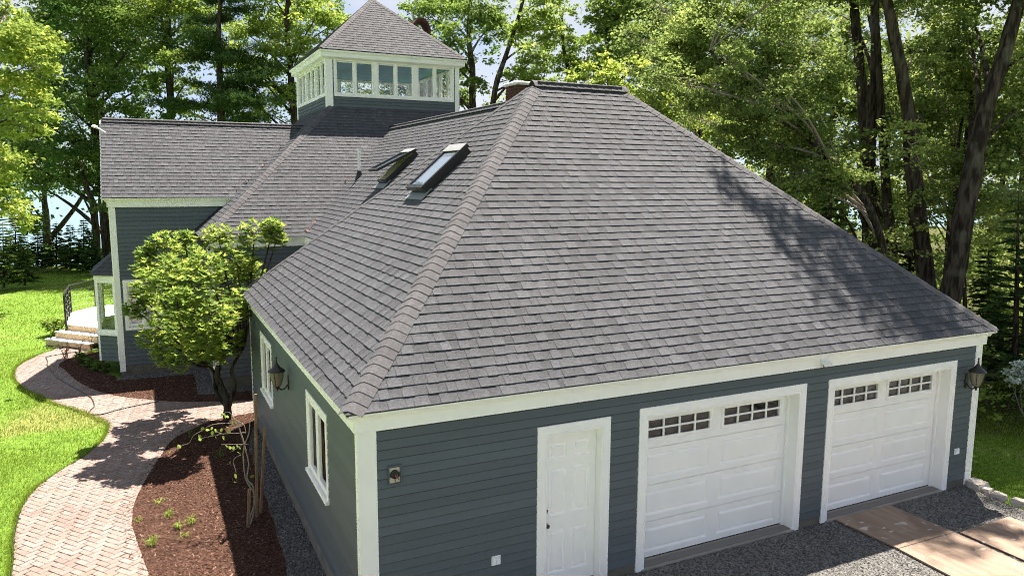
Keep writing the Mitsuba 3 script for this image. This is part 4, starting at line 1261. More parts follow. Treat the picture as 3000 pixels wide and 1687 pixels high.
# ---------------------------------------------------------------- deck, steps and railing
dk = thing('deck', 'small sunlit pale deck with three wooden steps and a dark railing beside the bay window', 'deck')
DZ = 0.62 + GL * 0.88
put(f'{dk}__skirt', MB().prism(deck_poly.buffer(-0.06), DZ - 0.04, GL - 0.05), 'm_wood_step')
e = unit(np.array([-4.40 + 3.49, 19.62 - 18.60]))
nrm = np.array([-e[1], e[0]])
if nrm @ np.array([-1, -1]) < 0:
    nrm = -nrm
perp = np.array([-1.0, 0.0])
v = deck_poly.bounds
y = v[1]
while y < v[3]:
    g = deck_poly.buffer(0.02).intersection(sbox(v[0] - 1, y + 0.003, v[2] + 1, y + 0.137))
    if g.area > 0.01:
        put(f'{dk}__board', MB().prism(g, DZ, DZ - 0.035), 'm_deck')
    y += 0.14
A0, B0 = low([-3.30, 18.40]), low([-4.40, 19.62])
for s_ in range(3):
    o = nrm * 0.29 * s_
    ex = e * (0.10 + 0.10 * s_)
    a_, b_ = A0 + o, B0 + o + (ex if s_ else 0)
    zt = DZ - 0.205 * s_
    q = lambda p1, p2, t0, t1: Polygon([p1 + nrm * t0, p2 + nrm * t0, p2 + nrm * t1, p1 + nrm * t1])
    put(f'{dk}__riser', MB().prism(q(a_, b_, -0.02, 0.0), zt - 0.036, max(zt - 0.205, GL)), 'm_wood_step')
    if s_:
        put(f'{dk}__tread', MB().prism(q(a_, b_, -0.30, 0.025), zt, zt - 0.034), 'm_deck')
        side = Polygon([b_ + nrm * -0.28, b_ + nrm * 0.0, b_ + nrm * 0.0 - e * 0.03, b_ + nrm * -0.28 - e * 0.03])
        put(f'{dk}__stringer', MB().prism(side, zt - 0.036, GL), 'm_wood_step')
rl = put(f'{dk}__railing', MB().tube([(-4.51, 20.51, DZ + 0.99), (-4.54, 22.97, DZ + 0.99), (-3.82, 24.12, DZ + 0.99), (-2.85, 24.4, DZ + 0.99)], 0.028, 6), 'm_bronze')
for (x, y, z0) in ((-4.51, 20.51, 0.05), (-4.53, 21.27, DZ), (-4.535, 22.1, DZ), (-4.54, 22.97, DZ), (-3.82, 24.12, DZ), (-2.9, 24.38, DZ)):
    put(f'{rl}__post', MB().box((x - 0.03, y - 0.03, z0), (x + 0.03, y + 0.03, DZ + 0.95)), 'm_bronze')
for k_ in range(4):
    zc = DZ + 0.18 + 0.2 * k_
    put(f'{rl}__cable', MB().tube([(-4.51, 20.51, zc), (-4.54, 22.97, zc), (-3.82, 24.12, zc), (-2.85, 24.4, zc)], 0.004, 4), 'm_grey_metal')

# ---------------------------------------------------------------- loose things on the ground
for pts, lab in (([(7.43, -0.075), (8.66, -0.07), (8.71, -1.14), (7.48, -1.137)], 'brown plywood sheet in the shade at the foot of the right garage door'),
                 ([(7.472, -1.15), (8.712, -1.152), (8.60, -3.59), (7.36, -3.59)], 'sunlit plywood sheet in line below the shaded one'),
                 ([(8.785, -1.187), (9.985, -1.18), (9.99, -3.62), (8.77, -3.62)], 'sunlit plywood sheet at the right edge beside the edging stones')):
    k = tag(put('plywood_sheet', MB().prism(Polygon(pts), lambda x, y: 0.034 + 0.004 * np.sin(x * 3 + y * 2), 0.014), 'm_plywood'), lab, 'plywood')
rs = np.random.default_rng(9)
for pts, h, lab in (([(10.70, 0.03), (10.93, 0.02), (10.94, -0.29), (10.74, -0.33), (10.60, -0.30), (10.62, -0.10)], 0.10, 'largest pale edging stone at the garage corner'),
                    ([(10.60, -0.345), (10.715, -0.335), (10.73, -0.49), (10.56, -0.515)], 0.09, 'small mossy edging stone second from the garage corner'),
                    ([(10.545, -0.546), (10.72, -0.52), (10.68, -0.745), (10.545, -0.80)], 0.10, 'third edging stone from the garage corner'),
                    ([(10.575, -0.84), (10.70, -0.86), (10.76, -1.15), (10.62, -1.22)], 0.10, 'long flat edging stone at the right edge of the photo'),
                    ([(10.64, -1.26), (10.79, -1.22), (10.85, -1.55), (10.68, -1.62)], 0.09, 'last edging stone beside the sunlit plywood')):
    P = np.array(pts)
    c = P.mean(0)
    S = []
    for z, f_ in ((0.0, 1.0), (h * 0.6, 0.99), (h, 0.86)):
        S.append(np.column_stack([c + (P - c) * f_ + rs.normal(0, 0.008, P.shape), np.full(len(P), z) + rs.normal(0, 0.006, len(P))]))
    m = trimesh.convex.convex_hull(np.vstack(S)).subdivide().subdivide()
    m.vertices += (meshkit.noise(m.vertices * 14)[:, None] - 0.5) * 0.018
    tag(put('edging_stone', MB().add(m.vertices, m.faces), 'm_stone'), lab, 'stone', None)
hose = [(-3.2, 18.0), (-3.7, 17.92), (-4.217, 17.813), (-4.457, 17.734), (-4.778, 17.546), (-4.805, 17.412), (-4.713, 16.871), (-4.631, 16.089), (-4.258, 14.615), (-3.81, 13.402), (-3.47, 12.522), (-3.345, 12.073), (-3.269, 11.433), (-3.318, 11.145), (-3.344, 10.856), (-3.21, 10.667), (-3.004, 10.697), (-2.798, 10.859), (-2.427, 11.05), (-1.925, 11.218)]
hp = smooth_line(low(hose), 5)
tag(put('garden_hose', MB().tube(np.column_stack([hp, np.full(len(hp), GL + 0.05)]), 0.013, 7), 'm_hose', smooth=True), 'dark garden hose winding along the brick path to the mulch bed', 'hose')
hp = smooth_line(low([(-4.95, 19.3), (-4.9, 18.9), (-4.70, 18.75), (-4.4, 18.75), (-4.0, 18.35)]), 6)
tag(put('garden_hose', MB().tube(np.column_stack([hp, np.full(len(hp), GL + 0.05)]), 0.016, 7), 'm_hose', smooth=True), 'short black pipe lying at the foot of the deck steps', 'pipe')
mb = MB()
for (x, y) in [(vb[0] + t_, 14.66 + t_) for t_ in (0.38, 0.48, 0.95, 1.55, 0.12)]:
    for _ in range(3):
        o = np.array([x + rs.normal(0, 0.05), y + rs.normal(0, 0.05), 0])
        o[2] = WE + 0.9 * max(o[1] - 14.66, o[0] - vb[0]) + 0.05
        t_, b_, _n = rand_frames(1, rs, 0.4)
        mb.quad([o - t_[0] * 0.028, o + b_[0] * 0.02, o + t_[0] * 0.028, o - b_[0] * 0.02])
for s_ in (0.06, 0.14, 0.22, 0.30, 1.52, 1.6):
    for _ in range(3):
        o = np.array([1.755 + s_ + rs.normal(0, 0.035), 12.19 + s_ + rs.normal(0, 0.035), 0])
        o[2] = E3 + 0.9 * max(o[0] - 1.755, o[1] - 12.19) + 0.05
        t_, b_, _n = rand_frames(1, rs, 0.4)
        mb.quad([o - t_[0] * 0.028, o + b_[0] * 0.02, o + t_[0] * 0.028, o - b_[0] * 0.02])
k = stuff('fallen_leaves', mb, 'm_petal', 'dry reddish leaves caught in the roof valleys')
labels[k]['category'] = 'leaves'

# ---------------------------------------------------------------- plants


def leaf_quads(c, L, Wd, t, nrm, tone, fold=0.25):
    """n folded leaves: base at c, along t, with normal nrm"""
    b = np.cross(nrm, t)
    b /= np.linalg.norm(b, axis=1, keepdims=True) + 1e-9
    m = np.cross(t, b)
    L, Wd = np.reshape(L, (-1, 1)), np.reshape(Wd, (-1, 1))
    V = np.stack([c, c + t * L * 0.5 + b * Wd + m * Wd * fold, c + t * L, c + t * L * 0.5 - b * Wd + m * Wd * fold], 1).reshape(-1, 3)
    k = np.arange(len(c))[:, None] * 4
    uv = np.repeat(np.column_stack([tone, np.zeros(len(c))]), 4, 0)
    return V, np.vstack([k + [0, 1, 2], k + [0, 2, 3]]), uv


def rand_dirs(n, r, up=0.0, flat=1.0):
    v = r.normal(0, 1, (n, 3)) * (1, 1, flat) + (0, 0, up)
    return v / np.linalg.norm(v, axis=1, keepdims=True)


def bezier(a, b, c, n=6):
    t = np.linspace(0, 1, n)[:, None]
    return (1 - t) ** 2 * a + 2 * t * (1 - t) * b + t ** 2 * c


def trunk_line(P):
    P = np.asarray(P, float)
    if P[0, 2] > -0.2:
        d = P[1] - P[0]
        g = P[0] - d / max(d[2], 0.1) * (P[0, 2] + 0.3) * 0.35
        g[2] = -0.3
        P = np.vstack([g, P])
    return smooth_line(P, 5)


def leaf_blob(mb, r, c, rad, n, size, tone, sub=None, spread=0.85, up=0.75):
    """leaves gathered in flattened sprays inside a crown part; returns the middles of the sprays"""
    c = np.asarray(c, float)
    ns = sub or max(8, int(10 + 6 * rad * rad))
    d = rand_dirs(ns, r) * (r.random((ns, 1)) ** 0.45) * rad * spread
    d[:, 2] *= 0.85
    S = c + d
    st = r.normal(0, 0.10, ns) + 0.10 * (d[:, 2] / rad)
    w = r.dirichlet(np.full(ns, 3.0))
    k = r.choice(ns, n, p=w)
    sr = rad * r.uniform(0.25, 0.5, ns)
    p = S[k] + r.normal(0, 0.52, (n, 3)) * sr[k][:, None] * (1, 1, 0.42)
    t = rand_dirs(n, r, -0.15, 0.5)
    nm = rand_dirs(n, r, up)
    L = size * r.uniform(0.65, 1.25, n)
    mb.add(*leaf_quads(p, L, L * r.uniform(0.26, 0.36, n), t, nm, tone + st[k] + r.normal(0, 0.13, n)))
    return S


MORE = {'beech_tree': [(11.8,10.66,10.2,np.float64(0.95)),(12.81,10.18,10.74,np.float64(0.92)),(10.98,6.8,9.76,np.float64(0.74)),(11.59,6.71,9.87,np.float64(0.84)),(11.8,5.74,9.6,np.float64(0.73)),(12.39,5.89,9.79,np.float64(0.65)),(10.9,9.95,9.02,np.float64(0.96)),(11.36,8.32,9.22,np.float64(0.86)),(12.79,9.67,9.29,np.float64(0.71)),(13.16,7.97,9.5,np.float64(0.92)),(12.33,6.55,8.63,np.float64(0.69)),(14.5,7.8,9.6,np.float64(0.96)),(10.63,9.3,8.09,np.float64(0.81)),(11.89,9.63,8.88,np.float64(0.95)),(12.39,8.86,8.3,np.float64(0.87)),(11.78,6.63,8.25,np.float64(0.73)),(15.26,9.0,8.58,np.float64(0.92)),(12.91,5.89,8.45,np.float64(0.77)),(9.46,7.42,7.7,np.float64(0.61)),(9.74,7.08,7.5,np.float64(0.6)),(12.09,8.36,7.73,np.float64(0.72)),(11.88,6.56,7.77,np.float64(0.71)),(11.13,5.44,7.09,np.float64(0.71)),(14.08,7.34,7.61,np.float64(0.92)),(13.09,9.99,6.98,np.float64(0.96)),(14.29,9.74,7.21,np.float64(0.82)),(13.8,7.62,6.89,np.float64(0.87)),(13.94,7.12,6.65,np.float64(0.74)),(13.84,7.96,5.84,np.float64(0.68)),(15.13,7.57,5.74,np.float64(0.69)),(12.72,5.91,5.51,np.float64(0.82))],'oak_tree_002': [(26.17,15.99,12.52,np.float64(1.32)),(25.5,14.35,12.85,np.float64(1.43)),(23.07,14.4,11.63,np.float64(1.15)),(23.87,13.45,10.97,np.float64(1.14)),(24.89,15.42,9.93,np.float64(1.19)),(23.75,12.74,9.6,np.float64(1.28)),(24.47,14.51,9.02,np.float64(1.16)),(26.69,15.7,9.07,np.float64(1.51)),(22.52,13.42,7.56,np.float64(1.25)),(24.39,13.19,8.13,np.float64(1.34)),(26.32,15.85,6.93,np.float64(1.39)),(22.35,11.98,6.6,np.float64(1.14)),(21.03,11.74,5.46,np.float64(1.15)),(25.28,14.39,5.69,np.float64(1.11)),(21.51,12.47,4.41,np.float64(1.02))],'maple_sapling': [(19.55,8.22,10.85,np.float64(1.02)),(21.09,8.54,10.83,np.float64(0.89)),(24.69,11.09,10.42,np.float64(0.95)),(16.11,5.51,8.19,np.float64(0.69)),(21.69,8.99,8.88,np.float64(1.08)),(21.8,9.93,8.46,np.float64(1.03)),(24.86,11.19,8.25,np.float64(1.29)),(14.73,4.66,6.21,np.float64(0.66)),(20.19,7.55,6.52,np.float64(0.94)),(19.36,8.28,4.88,np.float64(1.03)),(21.71,8.72,4.91,np.float64(1.02)),(16.04,5.1,4.6,np.float64(0.65)),(16.66,4.87,4.66,np.float64(0.77)),(15.51,5.28,3.76,np.float64(0.68))],'maple_sapling_001': [(21.34,6.46,10.88,np.float64(0.74)),(16.84,3.07,9.45,np.float64(0.58)),(19.11,4.93,8.97,np.float64(0.79)),(19.34,4.48,9.18,np.float64(0.69)),(17.91,3.95,8.27,np.float64(0.79)),(18.39,4.38,7.58,np.float64(0.9)),(17.56,3.47,7.58,np.float64(0.75)),(21.91,5.75,7.1,np.float64(1.0)),(18.6,3.85,6.21,np.float64(0.82)),(16.99,3.58,5.12,np.float64(0.6)),(19.81,4.77,5.63,np.float64(0.88)),(18.49,3.38,4.56,np.float64(0.66)),(17.12,3.59,4.09,np.float64(0.73)),(18.77,3.5,3.7,np.float64(0.62))],'oak_tree_005': [(18.9,6.13,9.66,np.float64(0.82)),(21.49,7.62,8.85,np.float64(1.02)),(21.23,7.51,7.67,np.float64(0.84)),(21.49,8.32,7.27,np.float64(1.0)),(19.89,6.46,6.7,np.float64(0.97)),(18.03,4.65,6.97,np.float64(0.86)),(17.5,4.82,5.75,np.float64(0.82)),(24.43,8.58,6.2,np.float64(1.03)),(21.17,6.89,5.35,np.float64(0.93)),(22.55,7.8,4.22,np.float64(1.01)),(20.71,7.04,3.05,np.float64(0.87))],'maple_tree_003': [(9.18,38.02,10.77,np.float64(1.25)),(10.42,37.18,11.73,np.float64(1.25)),(11.78,36.9,11.0,np.float64(1.26)),(12.82,35.53,11.68,np.float64(1.24)),(14.42,35.86,10.84,np.float64(1.16)),(15.31,35.88,12.09,np.float64(1.06)),(8.62,39.95,11.96,np.float64(1.08)),(10.56,36.32,10.08,np.float64(1.02)),(12.53,36.0,9.96,np.float64(1.04))],'maple_tree_002': [(3.19,38.53,8.97,np.float64(1.19)),(1.97,39.12,12.91,np.float64(0.8)),(0.74,39.72,8.95,np.float64(1.0)),(4.59,37.85,8.97,np.float64(1.0)),(5.84,37.25,9.55,np.float64(1.19)),(7.25,36.56,10.13,np.float64(1.0))]}



def deciduous(name, P, rad, blobs, dens, size, tone, label, group, seed, twiggy=1):
    r = np.random.default_rng(seed)
    k = thing(name, label, 'tree', group)
    L = trunk_line(P)
    hh = np.linspace(0, 1, len(L))
    R = rad * (1.0 - 0.62 * hh) * (1 + 0.35 * np.exp(-hh * 18))
    mb = MB()
    wob = (meshkit.noise(np.column_stack([L * 0.6, ])) - 0.5)[:, None] * rad * 0.5
    Lf = smooth_line(L + wob * (1, 1, 0), 6)
    Rf = np.interp(np.linspace(0, 1, len(Lf)), np.linspace(0, 1, len(L)), R)
    bk = MB().tube(Lf, Rf, 18)
    Vb = bk.v[0]
    cb = np.repeat(Lf, 18, 0)
    m_ = len(cb)
    rd = Vb[:m_] - cb
    Vb[:m_] += rd * ((meshkit.noise(np.column_stack([rd / np.linalg.norm(rd, axis=1, keepdims=True) * 3.2, ])[:, [0, 1]] @ np.array([[1, 0, 0], [0, 1, 0]]) + np.array([0, 0, 1]) * Vb[:m_, 2:] * 1.6) - 0.5) * 0.28)[:, None]
    mb.add(Vb, bk.f[0])
    tw = MB()
    lv = MB()
    for n_b, (x, y, z, br) in enumerate(list(blobs) + MORE.get(k, [])):
        c = np.array([x, y, z])
        n = int(dens * 3.9 * math.pi * br * br / (size * size * 0.30))
        extra = n_b >= len(blobs)
        S = leaf_blob(lv, r, c, br, int(n * (0.45 if extra else 0.74)), size * (0.85 if extra else 1), tone + (r.uniform(-0.12, 0.22) if extra else 0), sub=int(14 + 10 * br) if extra else None, spread=1.15 if extra else 0.95)
        zt = z - 0.75 * min(np.linalg.norm(L[:, :2] - c[:2], axis=1).min(), 4.0) - 0.3 * br
        i = int(np.argmin(np.abs(L[:, 2] - zt)))
        a = L[i] + wob[i] * (1, 1, 0)
        mid = (a + c) / 2 + np.array([0, 0, 0.12 * np.linalg.norm(c - a)]) + r.normal(0, 0.10 * br, 3)
        r0 = min(R[i] * 0.5, 0.025 + 0.022 * np.linalg.norm(c - a))
        (mb if r0 > 0.06 else tw).tube(bezier(a, mid, c, 7), np.linspace(r0, 0.016, 7), 6)
        for s in S[: int((4 + 4 * br) * twiggy)]:
            q = c + (s - c) * 0.35 + r.normal(0, 0.08 * br, 3)
            tw.tube(bezier(c + (a - c) * r.uniform(0, 0.25), q, s, 4), np.linspace(0.016, 0.005, 4) * (1.3 if size > 0.16 else 0.8), 4, cap=False)
    put(f'{k}__trunk', mb, 'm_bark', smooth=True)
    if tw.v:
        stuff(f'{k}__twigs', tw, 'm_twig', smooth=True)
    put(f'{k}__crown', lv, 'm_pale_leaf' if name.startswith(('beech', 'oak', 'maple_sap')) and k != 'oak_tree' else 'm_leaf')
    return k


def pine(name, P, rad, blobs, dens, size, tone, label, group, seed):
    r = np.random.default_rng(seed)
    k = thing(name, label, 'tree', group)
    L = trunk_line(P)
    R = rad * np.linspace(1, 0.3, len(L))
    mb = MB().tube(L, R, 10)
    lv = MB()
    for (x, y, z, br) in blobs:
        for q in range(9):
            zz = z + r.uniform(-0.9, 0.9)
            i = int(np.argmin(np.abs(L[:, 2] - zz)))
            a0 = np.array([L[i, 0], L[i, 1], zz])
            az = r.uniform(0, 2 * np.pi)
            ln = br * r.uniform(0.6, 1.05)
            e = a0 + np.array([math.cos(az) * ln, math.sin(az) * ln, ln * r.uniform(-0.02, 0.22)])
            B = bezier(a0, (a0 + e) / 2 - np.array([0, 0, 0.12 * ln]), e, 7)
            mb.tube(B, np.linspace(0.05, 0.012, 7), 5, cap=False)
            m = int(44 * ln)
            t = r.uniform(0.25, 1.0, m)
            c = bezier(a0, (a0 + e) / 2 - np.array([0, 0, 0.12 * ln]), e, 40)[(t * 39).astype(int)]
            c = c + r.normal(0, 1, (m, 3)) * (0.26 * ln * 0.55, 0.26 * ln * 0.55, 0.10)
            n = 9
            cc = np.repeat(c, n, 0)
            d = rand_dirs(len(cc), r, 0.45)
            Ls = r.uniform(0.14, 0.27, len(cc))
            lv.add(*leaf_quads(cc, Ls, Ls * 0.10, d, rand_dirs(len(cc), r), np.clip(tone + np.repeat(r.normal(0.05, 0.16, m), n) + r.normal(0, 0.08, len(cc)), 0, 1)))
    put(f'{k}__trunk', mb, 'm_bark', smooth=True)
    put(f'{k}__crown', lv, 'm_needle')
    return k


def spruce(name, P, rad, dens, tone, label, group, seed):
    r = np.random.default_rng(seed)
    k = thing(name, label, 'conifer', group)
    a, b = np.array(P[0], float), np.array(P[-1], float)
    a[2] = min(a[2], 0.0)
    H = b[2] - a[2]
    mb = MB().tube([a, (a + b) / 2, b], [rad, rad * 0.6, 0.01], 7)
    lv = MB()
    z = 0.10 * H
    W_ = 0.30 * H * (1 if H < 3.5 else 0.8)
    while z < H * 0.99:
        f_ = 1 - z / H
        for q in range(r.integers(6, 10)):
            az = r.uniform(0, 2 * np.pi)
            ln = (W_ * f_ ** 0.8 + 0.06) * r.uniform(0.65, 1.15)
            o = a + (b - a) * (z / H)
            d = np.array([math.cos(az), math.sin(az), r.uniform(-0.28, 0.10)])
            e = o + d * ln
            if ln > 0.5:
                mb.tube([o, (o + e) / 2, e], [0.014, 0.010, 0.004], 4, cap=False)
            m = int(26 * ln * 2 + 8)
            t = r.uniform(0.12, 1.0, m)
            c = o + d * ln * t[:, None]
            side = np.array([-d[1], d[0], 0])
            sg = r.choice([-1, 1], m)
            dirs = d[None] * 0.75 + side[None] * (sg * r.uniform(0.3, 1.0, m))[:, None] + np.array([0, 0, 1]) * r.normal(-0.02, 0.16, m)[:, None]
            dirs /= np.linalg.norm(dirs, axis=1, keepdims=True)
            Ls = (0.10 + 0.20 * ln * (1 - t * 0.6)) * r.uniform(0.7, 1.2, m)
            Ls = np.minimum(Ls, 0.30)
            lv.add(*leaf_quads(c, Ls, np.minimum(Ls * 0.16, 0.03), dirs, rand_dirs(m, r, 1.2), np.clip(tone + 0.3 * (t - 0.6) + r.normal(0, 0.10, m), 0, 1)))
        z += max(0.045 * H, 0.10)
    put(f'{k}__trunk', mb, 'm_bark', smooth=True)
    put(f'{k}__crown', lv, 'm_needle')
    return k


